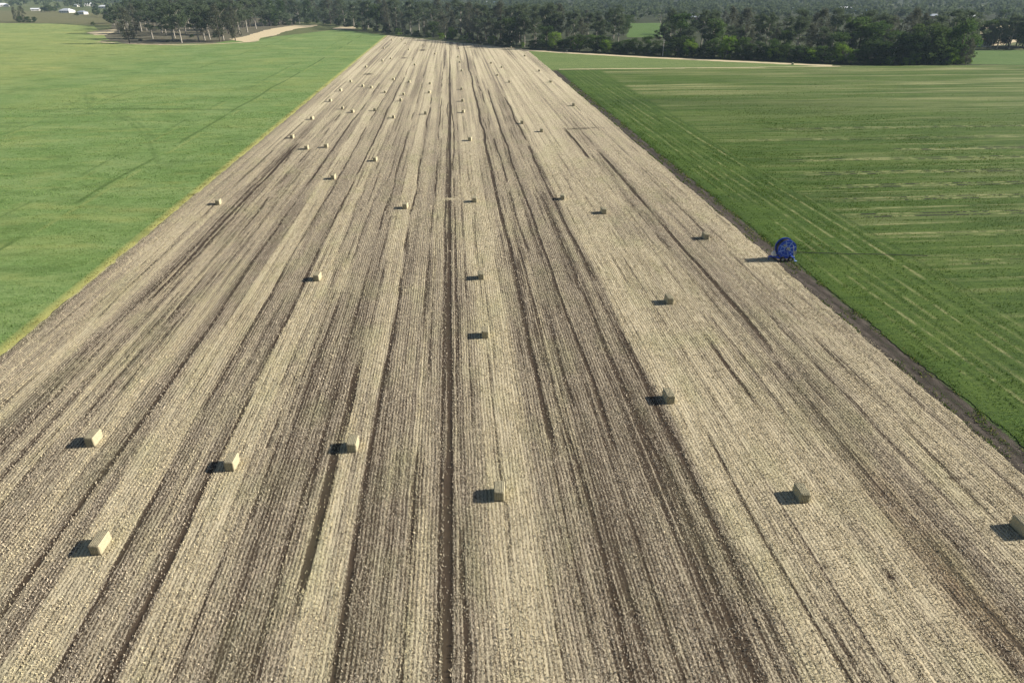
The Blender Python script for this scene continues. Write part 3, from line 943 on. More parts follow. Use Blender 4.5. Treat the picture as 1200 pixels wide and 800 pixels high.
for s in (-1, 1):
    for x in (-.72, .72):
        bm = bmesh.new(); add_disc(bm, (x, s * (wid / 2 + .5), .45), .45, .3, 28)
        w = link('wheel', bm_mesh('wheel', bm), M_rub, reel)
        bm = bmesh.new(); add_disc(bm, (x, s * (wid / 2 + .655), .45), .25, .03, 20); add_disc(bm, (x, s * (wid / 2 + .67), .45), .08, .06, 12)
        link('rim', bm_mesh('rim', bm), M_steel, w)
for s in (-1, 1):
    bm = bmesh.new(); add_bar(bm, (1.45, s * .75, .6), (1.75, s * 1.15, .05), .06); add_box(bm, (1.77, s * 1.18, .04), (.5, .3, .06))
    link('stabiliser_leg', bm_mesh('stabiliser_leg', bm), M_blue2, reel)
bm = bmesh.new(); add_bar(bm, (1.6, -.7, 1.1), (1.6, .7, 1.1), .04); add_bar(bm, (1.6, -.7, .6), (1.6, -.7, 1.1), .04); add_bar(bm, (1.6, .7, .6), (1.6, .7, 1.1), .04)
add_box(bm, (1.55, -.55, 1.5), (.5, .6, .7)); add_bar(bm, (1.5, -.9, .7), (.9, -1.05, 2.9), .05); add_bar(bm, (1.5, .9, .7), (.9, 1.05, 2.9), .05); link('hose_guide', bm_mesh('hose_guide', bm), M_steel, reel)
# hose pulled out across the crop
hp = [G(927, 297), G(940, 297), G(985, 298.3), G(1050, 299.8), G(1090, 301)]
bm = bmesh.new()
pts = []
for i in range(len(hp) - 1):
    for k in range(10):
        t = k / 10
        pts.append((hp[i][0] * (1 - t) + hp[i + 1][0] * t, hp[i][1] * (1 - t) + hp[i + 1][1] * t + R.uniform(-.06, .06), (.22 if i < 4 else .22 - .2 * t) + (.55 if i == 0 and k < 4 else 0) * (1 - k / 4)))
prev = None
for q in pts:
    ring = [bm.verts.new((q[0], q[1] + .06 * math.cos(a), q[2] + .06 * math.sin(a))) for a in [j * PI / 4 for j in range(8)]]
    if prev:
        for j in range(8): bm.faces.new((prev[j], prev[(j + 1) % 8], ring[(j + 1) % 8], ring[j]))
    prev = ring
tag(link('irrigation_hose', bm_mesh('irrigation_hose', bm, True), M_pipe), 'thin black hose pulled out from the blue reel across the right crop', 'hose')

# ================================================================== TREES
def leaf_material(name, c1, c2, trans=.4):
    m, nt, out = new_mat(name); n = N(nt)
    a, b, c_ = n.attr('leaf_tone')
    oi = n.new('ShaderNodeObjectInfo')
    t = n.math('ADD', n.math('MULTIPLY', a, .8), n.math('MULTIPLY_ADD', oi.outputs['Random'], .5, -.25), clamp=True)
    c = n.mix(t, c1, c2)
    d = n.new('ShaderNodeBsdfDiffuse'); nt.links.new(c, d.inputs[0])
    tr = n.new('ShaderNodeBsdfTranslucent'); nt.links.new(c, tr.inputs[0])
    mx = n.new('ShaderNodeMixShader'); mx.inputs[0].default_value = trans
    nt.links.new(d.outputs[0], mx.inputs[1]); nt.links.new(tr.outputs[0], mx.inputs[2]); nt.links.new(mx.outputs[0], out.inputs[0])
    return m


M_gum = leaf_material('gum_leaves', (.070, .096, .050), (.120, .150, .085))
M_oak = leaf_material('sheoak_leaves', (.080, .088, .058), (.125, .130, .09))
M_dense = leaf_material('dense_leaves', (.034, .062, .022), (.080, .115, .036))
M_bright = leaf_material('bright_leaves', (.11, .19, .026), (.20, .29, .05))
M_mid = leaf_material('mid_leaves', (.050, .095, .026), (.105, .155, .045))
M_bark = simple_mat('pale_bark', (.36, .33, .28), (.20, .18, .15), .8, .9)
M_dbark = simple_mat('dark_bark', (.11, .09, .07), (.07, .06, .05), .8, .9)


def tube(V, Fc, p, q, r0, r1, n=6):
    p = Vector(p); q = Vector(q); d = (q - p)
    if d.length < 1e-4: return
    a = d.orthogonal().normalized(); b = d.normalized().cross(a)
    base = len(V)
    for c, r in ((p, r0), (q, r1)):
        for i in range(n):
            t = 2 * PI * i / n
            v = c + (a * math.cos(t) + b * math.sin(t)) * r
            V.append((v.x, v.y, v.z))
    for i in range(n):
        Fc.append((base + i, base + (i + 1) % n, base + n + (i + 1) % n, base + n + i))


def make_tree(kind, seed):
    """returns (trunk mesh, crown mesh); all about 20 m tall (shrubs 8 m)"""
    rr = random.Random(seed); nr = np.random.default_rng(seed)
    V, Fc = [], []
    clumps = []          # centre, radii, tone
    if kind == 'gum':
        Ht = 20; base = rr.uniform(6, 8.5)
        lean = (rr.uniform(-1, 1), rr.uniform(-1, 1))
        pts = [Vector((lean[0] * t * t, lean[1] * t * t, Ht * .85 * t)) for t in (0, .25, .5, .75, 1)]
        for i in range(4): tube(V, Fc, pts[i], pts[i + 1], .38 - .08 * i, .30 - .08 * i)
        nl = rr.randint(8, 10)
        for k in range(nl):
            t = .34 + .6 * k / nl
            o = pts[0].lerp(pts[4], t) + Vector((0, 0, 0))
            a = k * 2.4 + rr.uniform(-.4, .4); L = rr.uniform(2.5, 5.0) * (1.15 - .5 * t)
            e = o + Vector((math.cos(a) * L, math.sin(a) * L, rr.uniform(1.5, 4.0)))
            tube(V, Fc, o, e, .15, .05, 5)
            for q in range(rr.randint(2, 3)):
                c = e + Vector((rr.gauss(0, 1.2), rr.gauss(0, 1.2), rr.gauss(.3, .9)))
                clumps.append((c, (rr.uniform(1.2, 2.1), rr.uniform(1.2, 2.1), rr.uniform(.9, 1.6)), rr.random()))
            c = o.lerp(e, .6) + Vector((rr.gauss(0, .6), rr.gauss(0, .6), .8)); clumps.append((c, (1.3, 1.3, 1.0), rr.random()))
        for q in range(4):
            clumps.append((pts[4] + Vector((rr.gauss(0, 1.3), rr.gauss(0, 1.3), rr.uniform(0, 2.6))), (1.6, 1.6, 1.2), rr.random()))
        per, size = 100, .30
    elif kind == 'oak':
        Ht = 18
        pts = [Vector((rr.uniform(-.3, .3) * t, rr.uniform(-.3, .3) * t, Ht * .9 * t)) for t in (0, .35, .7, 1)]
        for i in range(3): tube(V, Fc, pts[i], pts[i + 1], .28 - .08 * i, .20 - .08 * i)
        n = 30
        for k in range(n):
            t = (k + rr.random()) / n; z = 2.5 + t * (Ht - 3)
            rad = 3.6 * math.sin(PI * min(1, .16 + t * .84)) ** .7 * rr.uniform(.35, 1.1)
            a = rr.uniform(0, 2 * PI)
            c = Vector((math.cos(a) * rad, math.sin(a) * rad, z))
            if k % 3 == 0: tube(V, Fc, (0, 0, max(1, z - 1.6)), c, .09, .03, 4)
            clumps.append((c, (rr.uniform(.9, 1.5), rr.uniform(.9, 1.5), rr.uniform(1.1, 2.0)), rr.random()))
        per, size = 90, .27
    elif kind in ('dense', 'bright', 'mid'):
        Ht = 14
        tube(V, Fc, (0, 0, 0), (0, 0, 5), .35, .28); tube(V, Fc, (0, 0, 5), (rr.uniform(-1, 1), 0, 10), .28, .1)
        for k in range(34):
            a = rr.uniform(0, 2 * PI); t = rr.random(); z = 2.2 + t * (Ht - 3.6)
            rad = 5.0 * math.sqrt(max(.05, 1 - ((z - 6.0) / 8.0) ** 2)) * rr.uniform(.35, 1.0)
            c = Vector((math.cos(a) * rad, math.sin(a) * rad, z))
            if k % 4 == 0: tube(V, Fc, (0, 0, max(1.5, z - 3)), c, .12, .04, 4)
            clumps.append((c, (rr.uniform(1.3, 2.2), rr.uniform(1.3, 2.2), rr.uniform(1.0, 1.7)), rr.random()))
        per, size = 90, .32
    elif kind == 'shrub':
        for k in range(4):
            a = k * 1.6; tube(V, Fc, (0, 0, 0), (math.cos(a) * 1.5, math.sin(a) * 1.5, 3.5), .12, .04, 5)
        for k in range(24):
            a = rr.uniform(0, 2 * PI); z = rr.uniform(.6, 6.2)
            rad = 3.6 * math.sqrt(max(.08, 1 - (z / 7.2) ** 2)) * rr.uniform(.3, 1.0)
            clumps.append((Vector((math.cos(a) * rad, math.sin(a) * rad, z)), (rr.uniform(.9, 1.6), rr.uniform(.9, 1.6), rr.uniform(.7, 1.2)), rr.random()))
        per, size = 70, .27
    else:  # bare dead tree
        pts = [Vector((.3 * t, .2 * t, 17 * t)) for t in (0, .3, .6, 1)]
        for i in range(3): tube(V, Fc, pts[i], pts[i + 1], .36 - .1 * i, .26 - .1 * i)
        for k in range(7):
            t = .5 + .07 * k; o = pts[0].lerp(pts[3], t); a = k * 2.2
            e = o + Vector((math.cos(a) * 2.6, math.sin(a) * 2.6, 2.4)); tube(V, Fc, o, e, .12, .05, 5)
            tube(V, Fc, e, e + Vector((math.cos(a + .7), math.sin(a + .7), 1.4)), .05, .02, 4)
        for k in range(5):
            a = k * 1.3; clumps.append((Vector((math.cos(a) * 2.4, math.sin(a) * 2.4, 14 + k * .8)), (.8, .8, .6), rr.random()))
        per, size = 14, .3
    tm = mesh_np('trunk', np.array(V), np.array(Fc), True)
    # leaves
    Vs = []; tone = []
    for c, rad, tn in clumps:
        d = nr.normal(size=(per, 3)); d /= np.linalg.norm(d, axis=1)[:, None]
        p = np.array(c) + d * np.array(rad) * (nr.random(per) ** .45)[:, None]
        u = nr.normal(size=(per, 3)); u /= np.linalg.norm(u, axis=1)[:, None]
        w = np.cross(u, nr.normal(size=(per, 3))); w /= np.linalg.norm(w, axis=1)[:, None]
        s = size * nr.uniform(.6, 1.4, per)[:, None]
        Vs.append(np.stack([p - u * s, p - w * s * .6, p + u * s, p + w * s * .6], 1).reshape(-1, 3))
        tone.append(np.repeat(np.clip(tn * .6 + nr.normal(.2, .18, per), 0, 1), 4))
    Vs = np.concatenate(Vs); tone = np.concatenate(tone)
    Vs[:, 2] = np.maximum(Vs[:, 2], .05)
    cm = mesh_np('crown', Vs, np.arange(len(Vs)).reshape(-1, 4))
    at = cm.attributes.new('leaf_tone', 'FLOAT_COLOR', 'POINT')
    at.data.foreach_set('color', np.stack([tone, tone, tone, np.ones_like(tone)], 1).astype(np.float32).ravel())
    return tm, cm


LEAF = {'mid': M_mid, 'gum': M_gum, 'oak': M_oak, 'dense': M_dense, 'bright': M_bright, 'shrub': M_dense, 'dead': M_gum}
BARK = {'mid': M_dbark, 'gum': M_bark, 'oak': M_dbark, 'dense': M_dbark, 'bright': M_dbark, 'shrub': M_dbark, 'dead': M_bark}
NOM = {'mid': 14, 'gum': 20, 'oak': 18, 'dense': 14, 'bright': 13, 'shrub': 7, 'dead': 18}
NAME = {'mid': 'broadleaf_tree', 'gum': 'gum_tree', 'oak': 'sheoak_tree', 'dense': 'broadleaf_tree', 'bright': 'leafy_tree', 'shrub': 'shrub', 'dead': 'dead_tree'}
LOOK = {'mid': 'mid green tree', 'gum': 'grey-green gum tree', 'oak': 'brownish sheoak tree', 'dense': 'dark bushy tree', 'bright': 'bright green leafy tree',
        'shrub': 'low dark shrub', 'dead': 'bare pale dead tree'}
PROTO = {}
for kd, nv in (('gum', 6), ('oak', 5), ('dense', 4), ('bright', 2), ('mid', 3), ('shrub', 4), ('dead', 2)):
    PROTO[kd] = []
    for v in range(nv):
        t, c = make_tree(kd, 100 + v * 13 + hash_seed if (hash_seed := sum(map(ord, kd))) else 0)
        t.materials.append(BARK[kd]); c.materials.append(LEAF[kd])
        PROTO[kd].append((t, c))
# undergrowth-bright shrub variant shares the shrub shape
PROTO['bshrub'] = []
for t, c in PROTO['shrub'][:2]:
    c2 = c.copy(); c2.materials.clear(); c2.materials.append(M_bright); PROTO['bshrub'].append((t, c2))
NOM['bshrub'] = 7; NAME['bshrub'] = 'shrub'; LOOK['bshrub'] = 'bright green shrub'
TREES = []      # (px, py, kind, height, stand)


def tree(px, py, kind, h, stand):
    TREES.append((px, py, kind, h, stand))


# the left grove with pale trunks
for px, py, h in ((152, 51, 24), (179, 45.5, 26), (203, 48, 25), (213, 50.5, 27), (205, 45, 26), (233, 48, 25), (240, 47.5, 26), (246, 46.5, 24), (258, 49, 26), (262, 47.5, 27), (276, 48, 24)):
    tree(px, py, 'gum' if R.random() < .75 else 'oak', h, 'the left grove front')
for px, py, h in ((140, 39, 22), (160, 40, 24), (172, 36, 26), (190, 39, 27), (200, 35, 25), (218, 40, 27), (228, 36, 26), (243, 39, 27), (252, 35, 26), (268, 40, 27), (281, 41, 25), (290, 38, 27), (285, 33, 27), (270, 32, 26), (234, 31, 27), (212, 31, 26), (180, 30, 26), (150, 31, 22), (300, 34, 27), (308, 31, 27), (146, 35, 23), (156, 33, 25), (166, 37, 26), (185, 34, 26), (195, 42, 24), (207, 38, 27), (222, 34, 27), (236, 41, 25), (248, 31, 27), (258, 41, 26), (262, 35, 27), (276, 36, 27), (293, 32, 27), (300, 29, 27), (240, 27, 27), (190, 27, 26), (160, 27, 25), (215, 26, 27)):
    tree(px, py, R.choice(['gum', 'gum', 'oak']), h, 'the left grove back')
for px, py in ((165, 48), (196, 49.5), (225, 44), (252, 44)):
    tree(px, py, 'shrub', R.uniform(2, 3.5), 'the left grove floor')
# behind the sandy bend and the far left corner
for px in range(316, 452, 9):
    yb = np.interp(px, [300, 345, 372, 400, 452], [33, 28.5, 27.5, 31, 38.5])
    tree(px + R.uniform(-3, 3), yb - R.uniform(0, 3), R.choice(['gum', 'gum', 'oak', 'dense']), R.uniform(26, 32), 'the row behind the sandy bend')
for px in range(322, 450, 12):
    yb = np.interp(px, [300, 345, 372, 400, 452], [33, 28.5, 27.5, 31, 38.5])
    tree(px + R.uniform(-3, 3), yb - .2, 'shrub', R.uniform(6, 10), 'the scrub behind the sandy bend')
LB = ([440, 520, 600, 660, 720, 775, 850, 920, 1000, 1060, 1150], [38.5, 46, 55.5, 59.5, 62.5, 65, 68.5, 71.5, 75, 76, 74.5])
# behind the far end of the stubble
for px in range(452, 650, 11):
    yb = np.interp(px, *LB)
    tree(px + R.uniform(-3, 3), yb - R.uniform(.3, 2.0), R.choice(['oak', 'oak', 'gum', 'dense']), R.uniform(15, 23), 'the front row behind the stubble')
for px in range(448, 650, 10):
    yb = np.interp(px, *LB)
    tree(px + R.uniform(-4, 4), yb - R.uniform(4, 8), R.choice(['gum', 'gum', 'oak']), R.uniform(27, 33), 'the back row behind the stubble')
for px in range(455, 650, 12):
    yb = np.interp(px, *LB)
    tree(px + R.uniform(-3, 3), yb - .2, R.choice(['shrub', 'shrub', 'shrub', 'bshrub']), R.uniform(4, 8), 'the scrub behind the stubble')
# right tree line
for px in range(648, 1146, 11):
    yb = np.interp(px, *LB)
    if px > 1125 or min(abs(px - q) for q in (650, 676, 709, 807, 852, 951, 985)) < 5: continue
    tree(px + R.uniform(-3, 3), yb - R.uniform(.2, 1.2), R.choice(['dense', 'dense', 'mid', 'shrub']), R.uniform(8.5, 14.5), 'the front row of the right tree line')
for px in range(655, 1140, 14):
    yb = np.interp(px, *LB)
    if 736 < px < 770: continue
    tree(px + R.uniform(-5, 5), yb - R.uniform(3, 8), R.choice(['gum', 'gum', 'oak', 'mid']), R.uniform(17, 28), 'the middle row of the right tree line')
for px in range(650, 1130, 17):
    yb = np.interp(px, *LB)
    if 730 < px < 775 or 800 < px < 815: continue
    tree(px + R.uniform(-5, 5), yb - R.uniform(10, 17), R.choice(['gum', 'gum', 'oak']), R.uniform(23, 30), 'the back row of the right tree line')
for px in range(700, 1140, 9):
    yb = np.interp(px, *LB)
    tree(px + R.uniform(-2, 2), yb + .1, R.choice(['shrub', 'shrub', 'bshrub']), R.uniform(3, 6.0), 'the scrub under the right tree line')
# single ones that stand out
for a in ((530, 45.5, 'bright', 11.5, 'b1'), (555, 49.5, 'oak', 14.5, 'b2'), (650, 57.5, 'bright', 12, 'b3'), (676, 58.5, 'bright', 10, 'b4'), (709, 61, 'bshrub', 9, 'b5'),
          (807, 64.5, 'bright', 12, 'b6'), (852, 67, 'bright', 13.5, 'b7'), (951, 72.6, 'bshrub', 9, 'b8'), (985, 73.6, 'bright', 12, 'b9'), (1122, 73.5, 'mid', 27, 'b10'),
          (1085, 74.5, 'dense', 27, 'b11'), (1060, 74.5, 'dense', 22, 'b12'), (1110, 75.6, 'bshrub', 10, 'b13'), (1097, 75.5, 'bshrub', 9, 'b14'), (1131, 76, 'oak', 15, 'b15'),
          (773, 47, 'dead', 21, 'b16'), (905, 72, 'bshrub', 8, 'b17')):
    tree(a[0], a[1] if a[4] in ('b10', 'b11', 'b12', 'b13', 'b14', 'b15', 'b16') else float(np.interp(a[0], *LB)) - .05, *a[2:])
SPECIAL = {'b1': 'bright green round tree with a pale pole before it, behind the stubble', 'b2': 'rounded grey-brown tree right of the bright green one',
           'b3': 'yellow-green tree just past the right end of the stubble', 'b4': 'pale green tree glowing between dark ones above the wedge field',
           'b5': 'light green shrub in the tree line left of the small green paddock', 'b6': 'lime tinted tree right of the utility pole',
           'b7': 'lime green tree crown halfway along the right tree line', 'b8': 'lime shrub low in the right tree line above the sandy road end',
           'b9': 'mid green tree left of the leaning pole', 'b10': 'tall sunlit green tree at the right end of the tree line',
           'b11': 'big dark tree left of the tall sunlit green tree', 'b12': 'dark rounded tree behind the leaning pole',
           'b13': 'sunlit shrub at the foot of the tall sunlit tree', 'b14': 'sunlit shrub at the foot of the big dark tree',
           'b15': 'small slim grey tree ending the right tree line', 'b16': 'tall bare white trunk beside the small green paddock',
           'b17': 'leafy light green shrub low in the right tree line'}
# beyond: trees between the tree line and the houses
for i in range(20):
    tree(1146 + i * 4.2 + R.uniform(-3, 3), 58 - R.uniform(0, 5), R.choice(['gum', 'oak', 'dense', 'mid']), R.uniform(14, 24), 'the trees across the far right paddock')
for i in range(46):
    px = 640 + i * 12.4 + R.uniform(-5, 5)
    if 738 < px < 772: continue
    tree(px, R.uniform(30, 46), R.choice(['gum', 'dense', 'oak']), R.uniform(14, 20), 'the scattered trees beyond the right tree line')
for a in ((33, 26.3, 'shrub', 8, 'c1'), (41, 26.5, 'shrub', 7, 'c2'), (24, 26.3, 'shrub', 8.5, 'c3'), (20, 26, 'oak', 18, 'c4'), (28, 25.5, 'oak', 19, 'c5'), (109.5, 29.5, 'shrub', 3.8, 'c6'),
          (114, 19, 'dense', 12, 'c7'), (52, 14.5, 'dense', 11, 'c8'), (58, 14.5, 'dense', 12, 'c9'), (64, 14, 'dense', 9, 'c10'), (128, 28, 'dense', 17, 'c11'), (134, 30, 'gum', 20, 'c12'), (68, 10, 'dense', 12, 'c13'), (84, 9, 'gum', 14, 'c14'), (112, 11, 'dense', 13, 'c15'), (14, 8, 'dense', 11, 'c16'), (30, 8, 'gum', 13, 'c17'), (128, 20, 'gum', 16, 'c18'), (90, 18.5, 'shrub', 5, 'c19')):
    tree(*a)
SPECIAL.update({'c13': 'dark tree behind the pale roofed farmhouse', 'c14': 'grey gum behind the cottage at upper left', 'c15': 'dark tree just right of the large white house', 'c16': 'dark tree right of the leftmost white house', 'c17': 'grey gum between the leftmost house and the low white building', 'c18': 'grey gum behind the low outbuilding by the grove', 'c19': 'shrub in front of the grey roofed cottage', 'c1': 'middle one of three dark shrubs at the far left field edge', 'c2': 'right one of three dark shrubs at the far left field edge',
                'c3': 'left one of three dark shrubs at the far left field edge', 'c4': 'thin grey tree left over the far left shrubs', 'c5': 'pale twiggy tree right over the far left shrubs',
                'c6': 'tiny dark shrub alone on the far edge of the left field', 'c7': 'dark tree among the houses at upper left', 'c8': 'left dark tree beside the pale roofed farmhouse',
                'c9': 'middle dark tree beside the pale roofed farmhouse', 'c10': 'small dark tree touching the pale roofed farmhouse', 'c11': 'dark bushy tree at the left edge of the grove',
                'c12': 'grey gum at the left edge of the grove'})
NUMW = {}
bystand = {}
for t in TREES: bystand.setdefault(t[4], []).append(t)


def ordw(i):
    if i < len(ORD): return ORD[i]
    return '%s' % (['forty-first', 'forty-second', 'forty-third', 'forty-fourth', 'forty-fifth', 'forty-sixth', 'forty-seventh', 'forty-eighth', 'forty-ninth', 'fiftieth'] + ['fifty-' + q for q in ORD[:9]])[i - 40]


for stand, items in bystand.items():
    items.sort(key=lambda t: t[0])
    for i, (px, py, kind, h, _) in enumerate(items):
        x, y = G(px, py)
        var = PROTO[kind][R.randrange(len(PROTO[kind]))]
        s = h / NOM[kind]
        root = empty(NAME[kind], (x, y, -.05), R.uniform(0, 2 * PI))
        wd = s * R.uniform(1.0, 1.35) * (1.25 if 'grove' in stand else 1) * (1.25 if s < .9 and kind in ('dense', 'shrub', 'mid') else 1)
        root.scale = (wd, wd, s * (1.14 if 'grove' in stand and 'floor' not in stand else 1))
        if stand in SPECIAL: lab = SPECIAL[stand]; grp = 'trees that stand out along the field edges'
        else: lab = '%s, %s from the left in %s' % (LOOK[kind], ordw(i), stand); grp = 'trees of ' + stand.replace('the ', '', 1)
        tag(root, lab, 'shrub' if 'shrub' in kind else 'tree', grp)
        link('trunk', var[0], None, root); link('crown', var[1], None, root)


# far wood as one mass
def far_wood():
    nr = np.random.default_rng(77); Vs = []; tone = []
    n = 6500
    for i in range(n):
        px = nr.uniform(-150, 1350)
        d = 760 + 2600 * nr.random() ** 1.3
        zc = d * math.cos(PITCH) + H * math.sin(PITCH)
        py = F * H / (zc * math.cos(PITCH)) - 19
        if px < 140 and (py > 11 or nr.random() < .45): continue
        if 640 < px < 1240 and py > 27 - 4 * nr.random(): continue
        if 300 <= px <= 640 and py > 31: continue
        if px <= 310 and py > 27: continue
        if 995 < px < 1160 and 3 < py < 8 and nr.random() < .6: continue
        if px > 960 and py > 12 and vnoise(px / 30., py / 4., 9) > .55: continue
        x, y = G(px, py)
        h = nr.uniform(11, 22); r = h * nr.uniform(.3, .5)
        k = 80
        dd = nr.normal(size=(k, 3)); dd /= np.linalg.norm(dd, axis=1)[:, None]
        cc = nr.normal(0, .45, (6, 3))[nr.integers(0, 6, k)]
        p = np.array((x, y, h * .58)) + (dd * .6 * (nr.random(k) ** .4)[:, None] + cc) * np.array((r, r, h * .3))
        p[:, 2] = np.maximum(p[:, 2], .4)
        u = nr.normal(size=(k, 3)); u /= np.linalg.norm(u, axis=1)[:, None]
        w = np.cross(u, nr.normal(size=(k, 3))); w /= np.linalg.norm(w, axis=1)[:, None]
        s = nr.uniform(.6, 1.5, k)[:, None] * (.8 + d / 2200)
        Vs.append(np.stack([p - u * s, p - w * s * .7, p + u * s, p + w * s * .7], 1).reshape(-1, 3))
        tone.append(np.repeat(np.clip(nr.random() * .7 + nr.normal(.1, .15, k), 0, 1), 4))
    Vs = np.concatenate(Vs); tone = np.concatenate(tone)
    me = mesh_np('far_woodland', Vs, np.arange(len(Vs)).reshape(-1, 4))
    at = me.attributes.new('leaf_tone', 'FLOAT_COLOR', 'POINT')
    at.data.foreach_set('color', np.stack([tone, tone, tone, np.ones_like(tone)], 1).astype(np.float32).ravel())
    o = link('far_woodland', me, M_gum)
    tag(o, 'hazy far-off woodland filling the top of the picture', 'woodland', kind='stuff')


far_wood()

# ================================================================== UTILITY POLES
M_pole = simple_mat('weathered_timber', (.58, .54, .48), (.46, .43, .38), 2, .9)


def pole(px, py, h, label, lean=0.0, arm=True):
    x, y = G(px, py)
    root = empty('utility_pole', (x, y, 0), math.radians(25))
    tag(root, label, 'utility pole', 'utility poles along the tree line')
    root.rotation_euler = (0, lean, 0)
    bm = bmesh.new(); add_bar(bm, (0, 0, -.3), (0, 0, h), .24, .17, 10); link('post', bm_mesh('post', bm), M_pole, root)
    if arm:
        bm = bmesh.new(); add_box(bm, (0, -.18, h - .5), (2.3, .12, .14)); a = link('crossarm', bm_mesh('crossarm', bm), M_pole, root)
        for q in (-1.0, -.35, .35, 1.0):
            bm = bmesh.new(); add_bar(bm, (q, -.18, h - .43), (q, -.18, h - .2), .05, .06, 8); link('insulator', bm_mesh('insulator', bm), M_white, a)


pole(776.5, 65.8, 10.4, 'pale timber utility pole with crossarm before the dark hedge')
pole(1043.5, 75.5, 10.8, 'slightly leaning utility pole before the right end of the tree line', .12)
pole(522, 44, 9.5, 'slim pale pole in front of the bright green round tree', 0.02)

# ================================================================== HOUSES
M_wall = simple_mat('painted_wall', (.62, .60, .56), (.5, .49, .46), .6, .8)
M_wallb = simple_mat('brick_wall', (.33, .20, .14), (.26, .16, .12), .8, .9)
M_roofw = simple_mat('pale_metal_roof', (.70, .71, .73), (.58, .60, .63), .5, .45, .4)
M_roofg = simple_mat('grey_metal_roof', (.36, .39, .42), (.28, .31, .35), .5, .5, .4)
M_roofb = simple_mat('blue_metal_roof', (.10, .22, .55), (.07, .16, .42), .5, .45, .4)
M_glass = simple_mat('window_glass', (.03, .035, .04), None, 1, .1, .6)


def house(px, py, w, d, h, rise, roofm, wallm, label, name='house', rz=None):
    x, y = G(px, py)
    root = empty(name, (x, y, -.05), R.uniform(-.5, .5) if rz is None else rz)
    tag(root, label, 'house' if name == 'house' else 'shed', 'buildings among the far trees')
    bm = bmesh.new(); add_box(bm, (0, 0, h / 2), (w, d, h)); wl = link('wall', bm_mesh('wall', bm), wallm, root)
    bm = bmesh.new()
    o = .6; W, Dd = w / 2 + o, d / 2 + o; hip = min(W * .6, Dd) if name == 'house' else 0
    b = [bm.verts.new(q) for q in ((-W, -Dd, h + .02), (W, -Dd, h + .02), (W, Dd, h + .02), (-W, Dd, h + .02))]
    t = [bm.verts.new((-W + hip, 0, h + rise)), bm.verts.new((W - hip, 0, h + rise))]
    for f in ((b[0], b[1], t[1], t[0]), (b[2], b[3], t[0], t[1]), (b[1], b[2], t[1]), (b[3], b[0], t[0]), (b[3], b[2], b[1], b[0])): bm.faces.new(f)
    link('roof', bm_mesh('roof', bm), roofm, root)
    n = max(2, int(w / 5))
    for i in range(n):
        xx = -w / 2 + w * (i + .5) / n
        bm = bmesh.new(); add_box(bm, (xx, -d / 2 - .03, h * .55), (1.5, .08, 1.2))
        link('window' if i != n // 2 else 'door', bm_mesh('window', bm), M_glass, root)


house(79, 15, 24, 13, 3.2, 3.6, M_roofw, M_wall, 'farmhouse with a broad pale hip roof at upper left')
house(97, 17, 15, 9, 3.4, 2.2, M_roofg, M_wall, 'grey roofed cottage right of the pale roofed farmhouse')
house(42, 13, 14, 8, 3, 1.8, M_roofw, M_wall, 'low white building left of the dark trees at upper left', 'shed')
house(4, 8, 22, 12, 3.6, 3.4, M_roofw, M_wall, 'white house at the very left edge of the picture')
house(105, 7.5, 22, 12, 4, 3, M_roofw, M_wall, 'large white house high behind the grey roofed cottage')
house(122, 10, 18, 10, 3.6, 2.4, M_roofw, M_wall, 'white house touching the left edge of the grove')
house(90, 8, 14, 9, 3.4, 2, M_roofw, M_wall, 'small white house between two larger ones at upper left')
house(128, 17, 12, 8, 3, 1.8, M_roofw, M_wall, 'low white outbuilding beside the grove', 'shed')
house(1003, 16, 30, 14, 4.5, 3.0, M_roofb, M_wall, 'long shed with a bright blue roof above the right trees', 'shed', .1)
house(990, 12, 20, 10, 4, 2, M_roofw, M_wall, 'white shed left behind the blue roofed shed', 'shed', .1)
house(1094, 22, 16, 10, 3.6, 2.6, M_roofg, M_wallb, 'brown brick house with grey roof left of the white roofed house')
house(1135, 23, 22, 12, 3.8, 2.8, M_roofw, M_wall, 'white roofed house above the tall sunlit green tree')
house(1187, 24, 20, 11, 3.4, 2.2, M_roofw, M_wallb, 'house with a flat white roof near the right edge')
house(1152, 55, 9, 7, 3, 1.6, M_roofg, M_wall, 'small grey hut under trees across the far right paddock', 'shed')
house(815, 24, 30, 10, 4, 2, M_roofg, M_wallb, 'long grey roofed shed behind the middle of the right tree line', 'shed', .05)
house(935, 12, 18, 10, 4, 3, M_roofw, M_wall, 'pale house peeping over the trees left of the blue shed')
house(490, 6, 26, 10, 4, 2.4, M_roofw, M_wall, 'pale roofed shed far behind the stubble trees', 'shed', 0)
house(575, 5, 34, 12, 4, 2.4, M_roofw, M_wall, 'long pale shed far behind the stubble trees on the right', 'shed', 0)
house(1180, 12, 16, 10, 4, 2.4, M_roofw, M_wall, 'pale house farthest back at upper right')

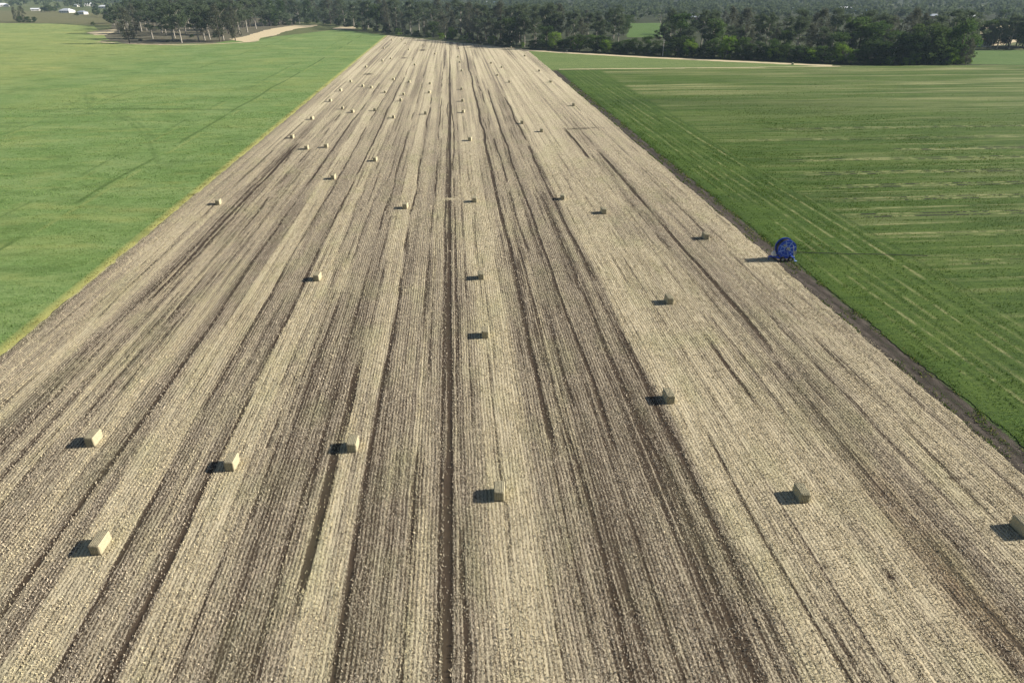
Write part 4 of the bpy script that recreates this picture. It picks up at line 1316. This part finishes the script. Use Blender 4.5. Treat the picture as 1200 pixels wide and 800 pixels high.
# ================================================================== HAZE
hb = bmesh.new(); add_box(hb, (0, 3900, 29), (9000, 8300, 61))
m, nt, out = new_mat('haze_air')
pv = nt.nodes.new('ShaderNodeVolumePrincipled')
pv.inputs['Color'].default_value = (.58, .76, 1.0, 1)
pv.inputs['Density'].default_value = .00006
pv.inputs['Anisotropy'].default_value = .0
nt.links.new(pv.outputs[0], out.inputs['Volume'])
hz = link('haze', bm_mesh('haze', hb), m); tag(hz, kind='stuff')

# ================================================================== LIGHT, SKY, CAMERA
SUN_EL, SUN_AZ = math.radians(27), math.radians(87.5)      # azimuth from +Y towards +X
w = bpy.data.worlds.new('World'); S.world = w; w.use_nodes = True
nt = w.node_tree; bg = nt.nodes['Background']
sky = nt.nodes.new('ShaderNodeTexSky'); sky.sky_type = 'NISHITA'; sky.sun_disc = False
sky.sun_elevation = SUN_EL; sky.sun_rotation = SUN_AZ; sky.air_density = 1.0; sky.dust_density = 1.0
nt.links.new(sky.outputs[0], bg.inputs[0]); bg.inputs[1].default_value = .05
sl = bpy.data.lights.new('sun', 'SUN'); sl.energy = 5.0; sl.angle = math.radians(.5); sl.color = (1, .935, .84)
so = bpy.data.objects.new('sun', sl); C.objects.link(so)
sd = Vector((math.sin(SUN_AZ) * math.cos(SUN_EL), math.cos(SUN_AZ) * math.cos(SUN_EL), math.sin(SUN_EL)))
so.rotation_euler = sd.to_track_quat('Z', 'Y').to_euler(); so.location = (60, 40, 90)

cam = bpy.data.cameras.new('camera'); cam.sensor_width = 36; cam.lens = 24; cam.clip_end = 30000; cam.clip_start = .5
co = bpy.data.objects.new('camera', cam); C.objects.link(co)
co.location = (0, 0, H); co.rotation_euler = (PI / 2 - PITCH, 0, -YAW)
S.camera = co
S.view_settings.view_transform = 'Standard'; S.view_settings.look = 'None'
S.view_settings.exposure = .95; S.view_settings.gamma = 1
S.cycles.use_denoising = True; S.cycles.denoiser = 'OPENIMAGEDENOISE'; S.cycles.denoising_input_passes = 'RGB_ALBEDO_NORMAL'; S.cycles.denoising_prefilter = 'ACCURATE'
S.cycles.max_bounces = 6; S.cycles.volume_bounces = 1; S.cycles.transparent_max_bounces = 4
